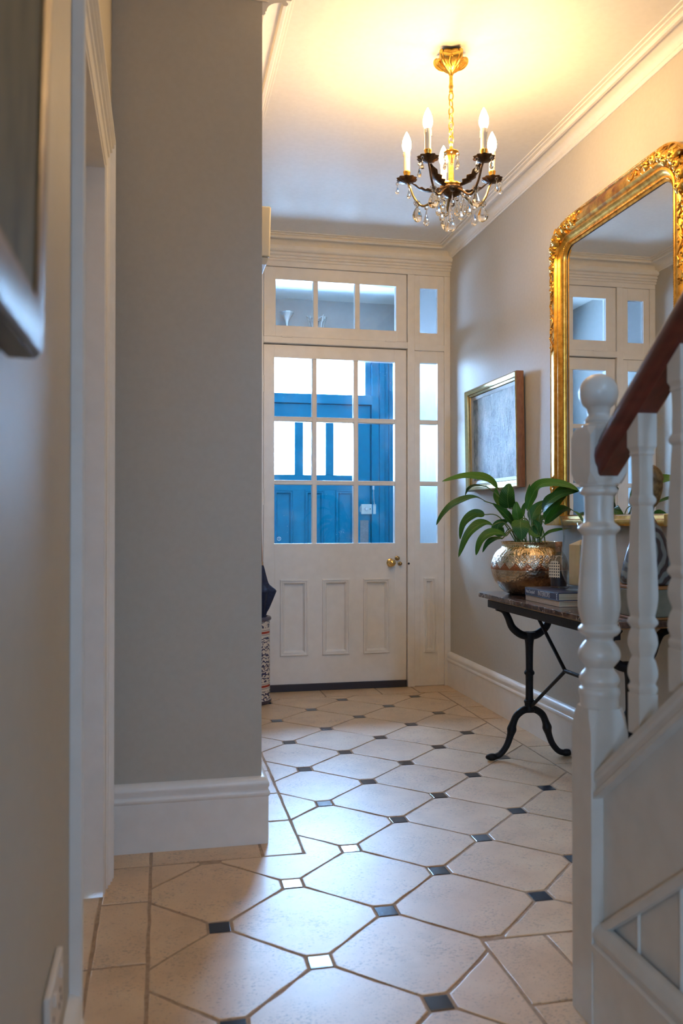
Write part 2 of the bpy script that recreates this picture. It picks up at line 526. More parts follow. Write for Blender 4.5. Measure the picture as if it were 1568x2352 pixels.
class MB:
    def __init__(s):
        s.v, s.f = [], []

    def add(s, v, f):
        o = len(s.v)
        s.v += [Vector(p) for p in v]
        s.f += [tuple(i + o for i in q) for q in f]
        return s

    def box(s, x0, x1, y0, y1, z0, z1):
        v = [(x, y, z) for z in (z0, z1) for y in (y0, y1) for x in (x0, x1)]
        return s.add(v, [(0, 2, 3, 1), (4, 5, 7, 6), (0, 1, 5, 4), (2, 6, 7, 3), (0, 4, 6, 2), (1, 3, 7, 5)])

    def prism(s, poly, fn, h0, h1):
        """poly 2D outline (counter-clockwise seen from +h), fn(u,v,h)->3D"""
        n = len(poly)
        v = [fn(*p, h0) for p in poly] + [fn(*p, h1) for p in poly]
        f = [tuple(range(n))[::-1], tuple(range(n, 2 * n))]
        f += [(i, (i + 1) % n, n + (i + 1) % n, n + i) for i in range(n)]
        return s.add(v, f)

    def lathe(s, prof, n=24, c=(0, 0, 0), mod=None, rot=0.0, M=None):
        v, f = [], []
        for r, z in prof:
            for k in range(n):
                a = rot + 2 * PI * k / n
                rr = r * (mod(a, z) if mod else 1)
                p = Vector((rr * math.cos(a), rr * math.sin(a), z))
                v.append((M @ p if M else p) + Vector(c))
        m = len(prof)
        for i in range(m - 1):
            for k in range(n):
                k2 = (k + 1) % n
                f.append((i * n + k, i * n + k2, (i + 1) * n + k2, (i + 1) * n + k))
        f.append(tuple(range(n))[::-1])
        f.append(tuple((m - 1) * n + k for k in range(n)))
        return s.add(v, f)

    def tube(s, pts, r, n=8, closed=False):
        pts = [Vector(p) for p in pts]
        m = len(pts)
        rs = r if isinstance(r, (list, tuple)) else [r] * m
        v, f = [], []
        prev = None
        for i, p in enumerate(pts):
            a = pts[(i - 1) % m] if (closed or i > 0) else p
            b = pts[(i + 1) % m] if (closed or i < m - 1) else p
            t = (b - a).normalized()
            if prev is None:
                q = Vector((0, 0, 1)) if abs(t.z) < .9 else Vector((1, 0, 0))
                nx = t.cross(q).normalized()
            else:
                nx = (prev - t * prev.dot(t)).normalized()
            prev = nx
            ny = t.cross(nx)
            for k in range(n):
                an = 2 * PI * k / n
                v.append(p + (nx * math.cos(an) + ny * math.sin(an)) * rs[i])
        for i in range(m if closed else m - 1):
            j = (i + 1) % m
            for k in range(n):
                k2 = (k + 1) % n
                f.append((i * n + k, i * n + k2, j * n + k2, j * n + k))
        if not closed:
            f.append(tuple(range(n))[::-1])
            f.append(tuple((m - 1) * n + k for k in range(n)))
        return s.add(v, f)

    def sweep(s, path, prof, fn, closed=False, side=1):
        """2D path with mitred corners; prof (offset from the path towards `side`, height); fn(u,v,h)->3D"""
        m, q = len(path), len(prof)
        P = [Vector(p).to_2d() for p in path]
        v, f = [], []
        for i in range(m):
            d0 = (P[i] - P[i - 1]).normalized() if (closed or i > 0) else None
            d1 = (P[(i + 1) % m] - P[i]).normalized() if (closed or i < m - 1) else None
            d0, d1 = d0 or d1, d1 or d0
            n0, n1 = Vector((-d0.y, d0.x)), Vector((-d1.y, d1.x))
            nn = (n0 + n1)
            nn = nn / max(.2, (nn.dot(n0)))
            for o, h in prof:
                p = P[i] + nn * o * side
                v.append(fn(p.x, p.y, h))
        for i in range(m if closed else m - 1):
            j = (i + 1) % m
            for k in range(q):
                k2 = (k + 1) % q
                f.append((i * q + k, j * q + k, j * q + k2, i * q + k2))
        if not closed:
            f.append(tuple(range(q)))
            f.append(tuple((m - 1) * q + k for k in range(q))[::-1])
        return s.add(v, f)

    def ball(s, c, r, seg=8, rings=5, M=None):
        c = Vector(c)
        rx = r if isinstance(r, (tuple, list)) else (r, r, r)
        v = [Vector((0, 0, -rx[2]))]
        f = []
        for i in range(1, rings):
            t = -PI / 2 + PI * i / rings
            for k in range(seg):
                a = 2 * PI * k / seg
                v.append(Vector((rx[0] * math.cos(t) * math.cos(a), rx[1] * math.cos(t) * math.sin(a), rx[2] * math.sin(t))))
        v.append(Vector((0, 0, rx[2])))
        for k in range(seg):
            k2 = (k + 1) % seg
            f.append((0, 1 + k2, 1 + k))
            for i in range(rings - 2):
                a = 1 + i * seg
                f.append((a + k, a + k2, a + seg + k2, a + seg + k))
            f.append((1 + (rings - 2) * seg + k, 1 + (rings - 2) * seg + k2, len(v) - 1))
        v = [(M @ p if M else p) + c for p in v]
        return s.add(v, f)

    def build(s, name, m, parent=None, smooth=None, bevel=0, seg=2, origin='base', flip=True):
        me = bpy.data.meshes.new(name)
        lo = Vector([min(p[i] for p in s.v) for i in range(3)])
        hi = Vector([max(p[i] for p in s.v) for i in range(3)])
        c = Vector(((lo.x + hi.x) / 2, (lo.y + hi.y) / 2, lo.z))
        if isinstance(origin, (tuple, Vector)):
            c = Vector(origin)
        me.from_pydata([p - c for p in s.v], [], s.f)
        bm = bmesh.new()
        bm.from_mesh(me)
        bmesh.ops.recalc_face_normals(bm, faces=bm.faces)
        bm.to_mesh(me)
        bm.free()
        me.materials.append(MATS[m])
        if smooth is not None:
            me.shade_smooth()
            if smooth < 180:
                me.set_sharp_from_angle(angle=math.radians(smooth))
        o = bpy.data.objects.new(name, me)
        col.objects.link(o)
        put(o, c, parent)
        if bevel:
            b = o.modifiers.new('bevel', 'BEVEL')
            b.width = bevel
            b.segments = seg
            b.limit_method = 'ANGLE'
            b.angle_limit = math.radians(40)
        return o


def put(o, wloc, parent=None):
    wloc = Vector(wloc)
    WLOC[o] = wloc
    if parent:
        o.parent = parent
        o.location = wloc - WLOC[parent]
    else:
        o.location = wloc


def tag(o, label, cat, group=None, kind=None):
    o['label'] = label
    o['category'] = cat
    if group:
        o['group'] = group
    if kind:
        o['kind'] = kind
    return o


def root(name, loc, label, cat, group=None, kind=None):
    o = bpy.data.objects.new(name, None)
    o.empty_display_size = .05
    col.objects.link(o)
    put(o, loc)
    return tag(o, label, cat, group, kind)


def copy_part(src, parent, wloc):
    o = src.copy()
    col.objects.link(o)
    put(o, wloc, parent)
    return o


def box(name, m, b, parent=None, bevel=0, **k):
    return MB().box(*b).build(name, m, parent, bevel=bevel, **k)


def fXY(u, v, h): return Vector((u, v, h))
def fXZ(Y):       # u = x, v = z, h towards the viewer (-Y)
    return lambda u, v, h: Vector((u, Y - h, v))
def fYZ(X, s=1):  # u = y, v = z, h along s*X
    return lambda u, v, h: Vector((X + s * h, u, v))


def bez(p0, p1, p2, n):
    p0, p1, p2 = Vector(p0), Vector(p1), Vector(p2)
    return [p0 * (1 - t) ** 2 + p1 * 2 * t * (1 - t) + p2 * t * t for t in [i / n for i in range(n + 1)]]


def spline(pts, n=6):
    pts = [Vector(p) for p in pts]
    out = []
    for i in range(len(pts) - 1):
        p0 = pts[max(i - 1, 0)]
        p1, p2 = pts[i], pts[i + 1]
        p3 = pts[min(i + 2, len(pts) - 1)]
        for k in range(n):
            t = k / n
            out.append(.5 * ((2 * p1) + (p2 - p0) * t + (2 * p0 - 5 * p1 + 4 * p2 - p3) * t * t + (3 * p1 - p0 - 3 * p2 + p3) * t ** 3))
    out.append(pts[-1])
    return out


# ------------------------------------------------------------------ main dimensions
XL, XS, XR = -.155, .314, 1.765        # near left wall, left wall of the hall, right wall
YS, YD, YP = 2.725, 5.08, 6.45         # wall return, inner door, outer door
ZC = 2.73
YB = -2.6                              # wall behind the photographer

# ------------------------------------------------------------------ setting: walls and ceiling
def struct(o, label, cat):
    return tag(o, label, cat, kind='structure')


struct(box('wall_right', 'wall_paint', (XR, XR + .15, YB, YD + .05, 0, 4.8)), 'warm grey painted wall behind the gilt mirror and marble table', 'wall')
m = MB()
OY0, OY1, OZ = 1.66, 2.425, 2.01       # opening in the near left wall
m.box(XL - .14, XL, YB, -1.15, 0, ZC)
m.box(XL - .14, XL, -.30, OY0, 0, ZC)
m.box(XL - .14, XL, -1.15, -.30, 2.05, ZC)
m.box(XL - .14, XL, OY1, YS, 0, ZC)
m.box(XL - .14, XL, OY0, OY1, OZ, ZC)
struct(m.build('wall_left_near', 'wall_paint'), 'grey painted wall with a panelled doorway beside the muted green painting', 'wall')
struct(box('wall_left_return', 'wall_paint', (XL - .14, XS, YS, YS + .14, 0, ZC)), 'plain grey wall return projecting beside the doorway', 'wall')
struct(box('wall_left_far', 'wall_paint', (XS - .14, XS, YS + .14, YD + .05, 0, ZC)), 'grey hall wall behind the umbrella stand', 'wall')
m = MB()
m.box(XL - .14, .93, YB, YD + .05, ZC, ZC + .2)
m.box(.93, XR, 1.0, YD + .05, ZC, ZC + .2)
struct(m.build('ceiling', 'ceiling_paint'), 'white plaster hall ceiling around the chandelier', 'ceiling')
m = MB()
WX0, WX1, WZ0, WZ1 = 1.12, 1.62, 3.10, 3.90
m.box(XL - .14, .59, YB - .15, YB, 0, WZ0)
m.box(.81, XR + .15, YB - .15, YB, 0, WZ0)
m.box(.59, .81, YB - .15, YB, 0, 1.45)
m.box(.59, .81, YB - .15, YB, 1.85, WZ0)
m.box(.83, WX0, YB - .15, YB, WZ0, 4.8)
m.box(WX1, XR + .15, YB - .15, YB, WZ0, 4.8)
m.box(WX0, WX1, YB - .15, YB, WZ1, 4.8)
struct(m.build('wall_back', 'wall_paint'), 'grey wall at the top of the stairs with the added landing window', 'wall')
m = MB()
m.box(.83, .93, YB, 1.0, ZC + .2, 4.8)
m.box(.83, XR, 1.0, 1.1, ZC + .2, 4.8)
struct(m.build('wall_stairwell', 'wall_paint'), 'grey painted upper walls of the stairwell', 'wall')
struct(box('ceiling_stairwell', 'ceiling_paint', (.83, XR + .15, YB - .15, 1.1, 4.8, 4.9)), 'white plaster ceiling high over the stairs', 'ceiling')
t = root('window_1', (1.37, YB - .07, WZ0), 'added white framed window giving daylight fill from the stair landing', 'window', kind='structure')  # added unseen window, cool fill from above the stairs
m = MB()
m.sweep([(WX0, WZ0), (WX1, WZ0), (WX1, WZ1), (WX0, WZ1)], [(0, -.03), (0, .03), (.05, .03), (.05, -.03)], fXZ(YB - .07), True)
m.build('sash_frame', 'white_gloss', t)
box('glazing_bar', 'white_gloss', (WX0 + .05, WX1 - .05, YB - .09, YB - .05, 3.49, 3.51), t)
box('pane', 'tinted_pane', (WX0 + .05, WX1 - .05, YB - .073, YB - .067, WZ0 + .05, 3.49), t)
box('pane', 'tinted_pane', (WX0 + .05, WX1 - .05, YB - .073, YB - .067, 3.51, WZ1 - .05), t)

t = root('window_6', (.70, YB - .08, 1.45), 'added small white casement window giving daylight fill from the back wall', 'window', kind='structure')  # added unseen window, sized for cool fill on camera-facing surfaces
MB().sweep([(.59, 1.45), (.81, 1.45), (.81, 1.85), (.59, 1.85)], [(0, -.03), (0, .03), (.025, .03), (.025, -.03)], fXZ(YB - .08), True).build('sash_frame', 'white_gloss', t)
box('pane', 'clear_pane', (.615, .785, YB - .083, YB - .077, 1.475, 1.825), t)
# added unseen side room and doorway, shaped to send daylight onto the newel
m = MB()
m.box(-2.3, -2.2, -3.3, .3, 0, ZC)
m.box(-2.2, XL - .14, .2, .3, 0, ZC)
m.box(-2.2, -1.60, -3.3, -3.2, 0, ZC)
m.box(-1.28, XL - .14, -3.3, -3.2, 0, ZC)
m.box(-1.60, -1.28, -3.3, -3.2, 0, 1.0)
m.box(-1.60, -1.28, -3.3, -3.2, 2.1, ZC)
m.box(XL - .14, XL, -3.3, YB - .15, 0, ZC)
struct(m.build('wall_side_room', 'wall_paint'), 'grey walls of the added side room with a sash window', 'wall')
struct(box('ceiling_side_room', 'ceiling_paint', (-2.3, XL - .14, -3.3, .3, ZC, ZC + .1)), 'white ceiling of the added side room', 'ceiling')
struct(box('floor_side_room', 'pale_wood', (-2.3, XL - .141, -3.3, .3, -.12, -.002)), 'wooden floor of the added side room', 'floor')
t = root('window_5', (-1.45, -3.25, 1.0), 'added white sash window giving daylight fill through the side room', 'window', kind='structure')  # added unseen window, its daylight aimed at newel and balusters
MB().sweep([(-1.60, 1.0), (-1.28, 1.0), (-1.28, 2.1), (-1.60, 2.1)], [(0, -.03), (0, .03), (.03, .03), (.03, -.03)], fXZ(-3.25), True).build('sash_frame', 'white_gloss', t)
box('glazing_bar', 'white_gloss', (-1.57, -1.31, -3.27, -3.23, 1.535, 1.565), t)
box('pane', 'clear_pane', (-1.57, -1.31, -3.253, -3.247, 1.03, 1.535), t)
box('pane', 'clear_pane', (-1.57, -1.31, -3.253, -3.247, 1.565, 2.07), t)
# added fill light shaped as a globe pendant, unseen behind the camera
pl = root('fill_pendant', (.36, -1.1, 2.18), 'added unseen fill light shaped as a white globe pendant', 'lamp')
MB().lathe([(.05, 2.728), (.05, 2.715), (.012, 2.700), (.010, 2.69)], 24, (.36, -1.1, 0)).build('ceiling_rose', 'brass', pl, smooth=40)
MB().tube([(.36, -1.1, 2.70), (.36, -1.1, 2.40)], .004, 8).build('cable', 'brass', pl)
MB().lathe([(.012, 2.41), (.03, 2.40), (.035, 2.375), (.03, 2.365)], 24, (.36, -1.1, 0)).build('gallery', 'brass', pl, smooth=40)
MB().ball((.36, -1.1, 2.28), .10, 16, 10).build('globe', 'fill_glow', pl, smooth=180)

# porch beyond the inner door
struct(box('wall_porch_left', 'porch_paint', (.16, .26, YD + .05, YP + .1, -.02, ZC)), 'pale painted porch wall seen through the glazed door', 'wall')
struct(box('wall_porch_right', 'porch_paint', (1.81, 1.91, YD + .05, YP + .1, -.02, ZC)), 'pale painted porch wall seen through the side light panes', 'wall')
struct(box('ceiling_porch', 'ceiling_paint', (.16, 1.91, YD - .03, YP + .1, ZC, ZC + .2)), 'white porch ceiling seen through the transom window', 'ceiling')
struct(box('floor_porch', 'porch_floor', (.16, 1.91, YD + .03, YP + .1, -.1, -.005)), 'dull stone porch floor behind the inner door', 'floor')
m = MB()
FX0, FX1, FZ = .61, 1.786, 2.40
m.box(.26, FX0, YP, YP + .1, -.02, ZC)
m.box(FX1, 1.81, YP, YP + .1, -.02, ZC)
m.box(FX0, FX1, YP, YP + .1, FZ, ZC)
struct(m.build('wall_porch_front', 'porch_paint'), 'pale porch wall above and around the blue front door', 'wall')

# ------------------------------------------------------------------ floor
A2 = .2176                      # half diagonal pitch of the octagon tiles
DX0, DY0 = .3627, 1.959
HALF = .0265                    # half side of an inset
GR = .0042                      # half grout joint
BX0, BX1, BYF = -.03, 1.624, 4.88
QA = (.432, 2.602)              # border corner by the wall return
QB = (.768, 1.973)              # border corner by the stair foot
fl = struct(box('floor', 'grout', (XL - .14, XR + .15, YB, YD + .04, -.12, -.0022)), 'limestone tiled hall floor with small dark slate insets', 'floor')


def clip(poly, inside, cut):
    out = []
    for i in range(len(poly)):
        a, b = poly[i], poly[(i + 1) % len(poly)]
        ia, ib = inside(a), inside(b)
        if ia:
            out.append(a)
        if ia != ib:
            out.append(cut(a, b))
    return out


def clip_axis(poly, ax, val, keep_gt):
    def ins(p): return (p[ax] >= val) if keep_gt else (p[ax] <= val)

    def cut(a, b):
        t = (val - a[ax]) / (b[ax] - a[ax])
        p = [a[k] + (b[k] - a[k]) * t for k in (0, 1)]
        return tuple(p)
    return clip(poly, ins, cut)


def in_poly(p, poly):
    s = None
    for i in range(len(poly)):
        a, b = poly[i], poly[(i + 1) % len(poly)]
        c = (b[0] - a[0]) * (p[1] - a[1]) - (b[1] - a[1]) * (p[0] - a[0])
        if s is None:
            s = c > 0
        elif (c > 0) != s:
            return False
    return True


def cut_quadrant(poly, corner, sx, sy):
    """remove the quadrant {sx*(x-cx)>0 and sy*(y-cy)>0} from a convex polygon"""
    cx, cy = corner

    def inq(p): return sx * (p[0] - cx) > 1e-9 and sy * (p[1] - cy) > 1e-9
    if in_poly(corner, poly):
        # insert crossings with both rays, then drop the chain inside
        pts = []
        for i in range(len(poly)):
            a, b = poly[i], poly[(i + 1) % len(poly)]
            pts.append(a)
            hits = []
            for ax, val in ((0, cx), (1, cy)):
                if (a[ax] - val) * (b[ax] - val) < 0:
                    t = (val - a[ax]) / (b[ax] - a[ax])
                    q = (a[0] + (b[0] - a[0]) * t, a[1] + (b[1] - a[1]) * t)
                    o = 1 - ax
                    if (sx, sy)[o] * (q[o] - corner[o]) > 0:
                        hits.append((t, q))
            pts += [q for t, q in sorted(hits)]
        out, done = [], False
        n = len(pts)
        st = next(i for i in range(n) if not inq(pts[i]) and inq(pts[i - 1])) if any(inq(p) for p in pts) else None
        if st is None:          # only two crossings on one edge
            for i, p in enumerate(pts):
                out.append(p)
                nx = pts[(i + 1) % n]
                mid = ((p[0] + nx[0]) / 2, (p[1] + nx[1]) / 2)
                if inq(mid) and not done:
                    out.append(corner)
                    done = True
            return out
        pts = pts[st:] + pts[:st]
        for p in pts:
            if inq(p):
                if not done:
                    out.append(corner)
                    done = True
            else:
                out.append(p)
        return out
    if not any(inq(p) for p in poly):
        return poly
    # crosses just one side: clip on the axis whose line separates best
    ax_in = all(sy * (p[1] - cy) > 0 for p in poly if inq(p)) and all(sy * (p[1] - cy) > -1e-9 for p in poly)
    if ax_in:
        return clip_axis(poly, 0, cx, sx < 0)
    ay_in = all(sx * (p[0] - cx) > -1e-9 for p in poly)
    if ay_in:
        return clip_axis(poly, 1, cy, sy < 0)
    a = clip_axis(poly, 0, cx, sx < 0)
    b = clip_axis(poly, 1, cy, sy < 0)
    area = lambda q: abs(sum(q[i][0] * q[i - 1][1] - q[i - 1][0] * q[i][1] for i in range(len(q)))) / 2 if len(q) > 2 else 0
    return a if area(a) > area(b) else b


def field_clip(poly, g=GR):
    poly = clip_axis(poly, 0, BX0 + g, True)
    if len(poly) > 2: poly = clip_axis(poly, 0, BX1 - g, False)
    if len(poly) > 2: poly = clip_axis(poly, 1, BYF - g, False)
    if len(poly) > 2: poly = cut_quadrant(poly, (QA[0] + g, QA[1] - g), -1, 1)
    if len(poly) > 2: poly = cut_quadrant(poly, (QB[0] - g, QB[1] + g), 1, -1)
    return poly if len(poly) > 2 else None


def area(q):
    return abs(sum(q[i][0] * q[i - 1][1] - q[i - 1][0] * q[i][1] for i in range(len(q)))) / 2


def tile(name, poly, m, parent, z=0.0, wob=.0014, bev=.003, sub=.045):
    """one stone with worn, slightly wavy, rounded edges"""
    pts = []
    n = len(poly)
    for i in range(n):
        a, b = Vector(poly[i]), Vector(poly[(i + 1) % n])
        d = (b - a).length
        if d < .004:
            continue
        k = max(1, int(d / sub))
        nn = Vector((-(b - a).y, (b - a).x)) / d
        for j in range(k):
            q = a.lerp(b, j / k)
            pts.append(q + nn * random.uniform(-wob, wob) * (1 if j else .6))
    if len(pts) < 3:
        return None
    c = sum(pts, Vector((0, 0))) / len(pts)
    bm = bmesh.new()
    vs = [bm.verts.new((p.x - c.x, p.y - c.y, -.02)) for p in pts]
    try:
        f = bm.faces.new(vs)
    except ValueError:
        bm.free()
        return None
    f.normal_update()
    if f.normal.z < 0:
        f.normal_flip()
    r = bmesh.ops.extrude_face_region(bm, geom=[f])
    top = [e for e in r['geom'] if isinstance(e, bmesh.types.BMVert)]
    for vv in top:
        vv.co.z = 0
    tf = [e for e in r['geom'] if isinstance(e, bmesh.types.BMFace)][0]
    bmesh.ops.bevel(bm, geom=list(tf.edges), offset=bev, segments=2, profile=.6, affect='EDGES')
    bmesh.ops.delete(bm, geom=[x for x in bm.faces if all(abs(v.co.z + .02) < 1e-5 for v in x.verts)], context='FACES_ONLY')
    bmesh.ops.recalc_face_normals(bm, faces=bm.faces)
    me = bpy.data.meshes.new(name)
    bm.to_mesh(me)
    bm.free()
    me.materials.append(MATS[m])
    o = bpy.data.objects.new(name, me)
    col.objects.link(o)
    tl = .0015 if m == 'limestone' else .0004
    o.rotation_euler = (random.uniform(-tl, tl), random.uniform(-tl, tl), 0)
    put(o, (c.x, c.y, z + random.uniform(-.0004, .0004)), parent)
    return o


i_ = A2 - HALF - .0065           # octagon reach towards an inset
d_ = A2 - GR * math.sqrt(2)      # diamond reach
e_ = d_ - i_
octo = [(i_, -e_), (i_, e_), (e_, i_), (-e_, i_), (-i_, e_), (-i_, -e_), (-e_, -i_), (e_, -i_)]
for k in range(-3, 8):
    for n in range(-8, 15):
        cx, cy = DX0 + k * A2, DY0 + n * A2
        if (k + n) % 2:
            p = field_clip([(cx + x, cy + y) for x, y in octo])
            if p and area(p) > .0015:
                tile('floor_tile', p, 'limestone', fl)
        else:
            p = field_clip([(cx + x * HALF, cy + y * HALF) for x, y in ((-1, -1), (1, -1), (1, 1), (-1, 1))])
            if p and area(p) > .0016:
                tile('inset_tile', p, 'slate_inset', fl, z=-.0005, wob=.0006, bev=.0015, sub=.1)


def rect_tiles(x0, x1, ys):
    for a, b in zip(ys[:-1], ys[1:]):
        tile('border_tile', [(x0 + GR, a + GR), (x1 - GR, a + GR), (x1 - GR, b - GR), (x0 + GR, b - GR)], 'limestone', fl)


rect_tiles(XL - .005, BX0, [.05, .38, .71, 1.04, 1.37, 1.70, 2.033, 2.363, 2.602])
rect_tiles(XL - .14, XL - .005, [1.66, 2.033, 2.42])
for x0, x1 in ((XL - .005, BX0), (BX0, .305)):
    tile('border_tile', [(x0 + GR, 2.602 + GR), (x1 - GR, 2.602 + GR), (x1 - GR, YS), (x0 + GR, YS)], 'limestone', fl)
rect_tiles(.305, QA[0], [2.602, 2.901, 3.197, 3.49, 3.785, 4.08, 4.375, 4.67, 4.88])
rect_tiles(QB[0], .93, [.05, .38, .71, 1.04, 1.37, 1.69, 1.973])
for x0, x1 in ((.93, 1.21), (1.21, 1.49), (1.49, 1.75)):
    tile('border_tile', [(x0 + GR, 1.69 + GR), (x1 - GR, 1.69 + GR), (x1 - GR, 1.973 - GR), (x0 + GR, 1.973 - GR)], 'limestone', fl)
rect_tiles(BX1, XR - .005, [1.973, 2.22, 2.5, 2.78, 3.058, 3.336, 3.614, 3.892, 4.17, 4.45, 4.73, 4.88])
for x0, x1 in ((.32, .60), (.60, .94), (.94, 1.28), (1.28, 1.51), (1.51, 1.76)):
    tile('border_tile', [(x0 + GR, 4.88 + GR), (x1 - GR, 4.88 + GR), (x1 - GR, 5.075), (x0 + GR, 5.075)], 'limestone', fl)

# ------------------------------------------------------------------ skirtings, cornices
SK = [(0, 0), (.020, 0), (.020, .150), (.0235, .154), (.0245, .160), (.0235, .166), (.019, .170), (.019, .176), (.0225, .184), (.0225, .193), (.017, .203), (.008, .209), (0, .2105)]
def skirting(name, path, side, label):
    m = MB().sweep(path, SK, fXY, side=side)
    return struct(m.build(name, 'white_gloss', smooth=40), label, 'skirting board')


skirting('baseboard_right', [(XR, 1.72), (XR, YD - .02)], 1, 'white moulded skirting board running behind the table')
skirting('baseboard_left_return', [(XL + .003, YS), (XS, YS), (XS, YD - .02)], -1, 'white moulded skirting board round the wall return')
skirting('baseboard_left_near', [(XL, -.29), (XL, 1.541)], -1, 'white moulded skirting board under the muted green painting')

def cornice(sx=1.0, sz=1.0):
    p = [(0, -.068), (.006, -.068), (.010, -.063), (.010, -.056)]
    for i in range(7):
        a = PI / 2 * i / 6
        p.append((.014 + .050 * (1 - math.cos(a)), -.054 + .033 * math.sin(a)))
    p += [(.069, -.030), (.080, -.0295), (.0845, -.025), (.0845, -.020), (.079, -.015), (.0785, -.012), (.094, -.012), (.0965, -.009), (.0965, -.007), (.092, -.0055), (.0915, -.004), (.106, -.004), (.1075, -.002), (.1075, 0), (0, 0)]
    return [(a * sx, ZC + b * sz) for a, b in p]


struct(MB().sweep([(XR, 1.02), (XR, YD - .03), (XS, YD - .03), (XS, YS + .0)], cornice(), fXY, side=1).build('trim_1', 'ceiling_paint', smooth=35), 'white moulded plaster cornice round the hall ceiling', 'cornice')
struct(MB().sweep([(XL, YB + .01), (XL, YS), (XS + .02, YS)], cornice(.55, .36), fXY, side=-1).build('trim_2', 'ceiling_paint', smooth=35), 'slim plaster cornice over the wall return', 'cornice')

# ------------------------------------------------------------------ inner door screen (Y = 5.08 is the door face)
YF = YD - .022      # face of the fixed frame
fr = root('trim_3', (1.04, YF, 0), 'white painted frame around the glazed door, side lights and transom', 'door frame', kind='structure')
for x0, x1 in ((.314, .352), (.548, .592), (1.489, 1.533), (1.727, 1.765)):
    box('frame_post', 'white_gloss', (x0, x1, YF, YF + .09, 0, 2.556), fr, .002)
box('transom_rail', 'white_gloss', (.592, 1.489, YF - .004, YF + .09, 2.094, 2.134), fr, .004)
box('transom_rail', 'white_gloss', (.352, .548, YF, YF + .09, 2.085, 2.125), fr, .003)
box('transom_rail', 'white_gloss', (1.533, 1.727, YF, YF + .09, 2.085, 2.125), fr, .003)
box('frame_head', 'white_gloss', (.314, 1.765, YF, YF + .09, 2.557, 2.74), fr, .002)
FR = [(0, 2.587), (.010, 2.587), (.013, 2.591), (.013, 2.597), (.008, 2.599), (.008, 2.601), (.020, 2.603), (.022, 2.608), (.020, 2.613), (.015, 2.614), (.015, 2.617), (.028, 2.619), (.031, 2.625), (.028, 2.631), (.022, 2.632), (.022, 2.636), (.040, 2.640), (.046, 2.648), (.046, 2.656), (.040, 2.659), (.040, 2.672), (0, 2.672)]
MB().sweep([(XR + .004, YF), (XS, YF)], FR, fXY, side=1).build('head_moulding', 'white_gloss', fr, smooth=30)

for a in ((.592, .608, .003, 2.094), (1.473, 1.489, .003, 2.094), (.592, 1.489, 2.076, 2.094), (.592, .610, 2.134, 2.557), (1.470, 1.489, 2.134, 2.557), (.592, 1.489, 2.134, 2.150), (.592, 1.489, 2.540, 2.557)):
    box('door_stop', 'white_gloss', (a[0], a[1], YD + .0445, YD + .066, a[2], a[3]), fr)
PM = [(0, 0), (0, .006), (.003, .010), (.009, .010), (.011, .004), (.013, .003), (.015, .006), (.020, .006), (.023, .000), (.026, -.003), (.029, -.012), (.029, -.019), (0, -.019)]


def rect(x0, x1, z0, z1):
    return [(x0, z0), (x1, z0), (x1, z1), (x0, z1)]


def glazed(par, x0, x1, z0, z1, Y, name='pane', g='pane_glass'):
    """a pane with its small putty bead"""
    p = box(name, g, (x0 - .003, x1 + .003, Y + .018, Y + .022, z0 - .003, z1 + .003), par)
    MB().sweep(rect(x0 - .006, x1 + .006, z0 - .006, z1 + .006), [(0, -.017), (0, -.002), (.003, -.003), (.006, -.012), (.006, -.017)], fXZ(Y), True).build('bead', 'white_gloss', p, smooth=40)
    return p


def panel(par, x0, x1, z0, z1, Y, scale=1.0):
    p = box('panel', 'white_gloss', (x0, x1, Y + .0185, Y + .0265, z0, z1), par)
    MB().sweep(rect(x0, x1, z0, z1), [(a * scale, b) for a, b in PM], fXZ(Y), True).build('moulding', 'white_gloss', p, smooth=40)
    return p


d1 = root('door_1', (1.04, YD, .0), 'white half-glazed inner door with nine panes and three lower panels', 'door', kind='structure')
DX, DW = .596, 1.485
PX = [(.661, .892), (.921, 1.150), (1.180, 1.411)]
PZ = [(.889, 1.244), (1.272, 1.627), (1.657, 2.010)]
TH = .044
B = .0015
box('stile', 'white_gloss', (DX, .661, YD, YD + TH, .040, 2.088), d1, B)
box('stile', 'white_gloss', (1.411, DW, YD, YD + TH, .040, 2.088), d1, B)
box('top_rail', 'white_gloss', (.661, 1.411, YD, YD + TH, 2.010, 2.088), d1)
box('lock_rail', 'white_gloss', (.661, 1.411, YD, YD + TH, .672, .889), d1)
box('bottom_rail', 'white_gloss', (.661, 1.411, YD, YD + TH, .040, .212), d1)
for x0, x1 in ((.892, .921), (1.150, 1.180)):
    box('glazing_bar', 'white_gloss', (x0, x1, YD + .004, YD + TH, .889, 2.010), d1, .003)
for z0, z1 in ((1.244, 1.272), (1.627, 1.657)):
    box('glazing_bar', 'white_gloss', (.661, 1.411, YD + .005, YD + TH, z0, z1), d1, .003)
for x0, x1 in ((.661, .696), (.867, .954), (1.123, 1.210), (1.377, 1.411)):
    box('muntin', 'white_gloss', (x0, x1, YD, YD + TH, .212, .672), d1)
for x0, x1 in ((.696, .867), (.954, 1.123), (1.210, 1.377)):
    panel(d1, x0, x1, .212, .672, YD)
for x0, x1 in PX:
    for z0, z1 in PZ:
        glazed(d1, x0, x1, z0, z1, YD)
m = MB()
m.tube([(.692 + .011 * math.cos(a), YD + .0172, .918 + .011 * math.sin(a)) for a in [2 * PI * k / 20 for k in range(20)]], .0011, 5, True)
m.tube([(.687, YD + .0172, .922), (.697, YD + .0172, .922), (.688, YD + .0172, .914), (.697, YD + .0172, .914)], .0009, 5)
m.build('glass_stamp', 'white_gloss', d1)
o = box('draught_strip', 'dark_rubber', (DX + .002, DW - .001, YD - .012, YD + .02, -.001, .042), d1, .003)
o['label'] = 'dark draught strip along the foot of the door'


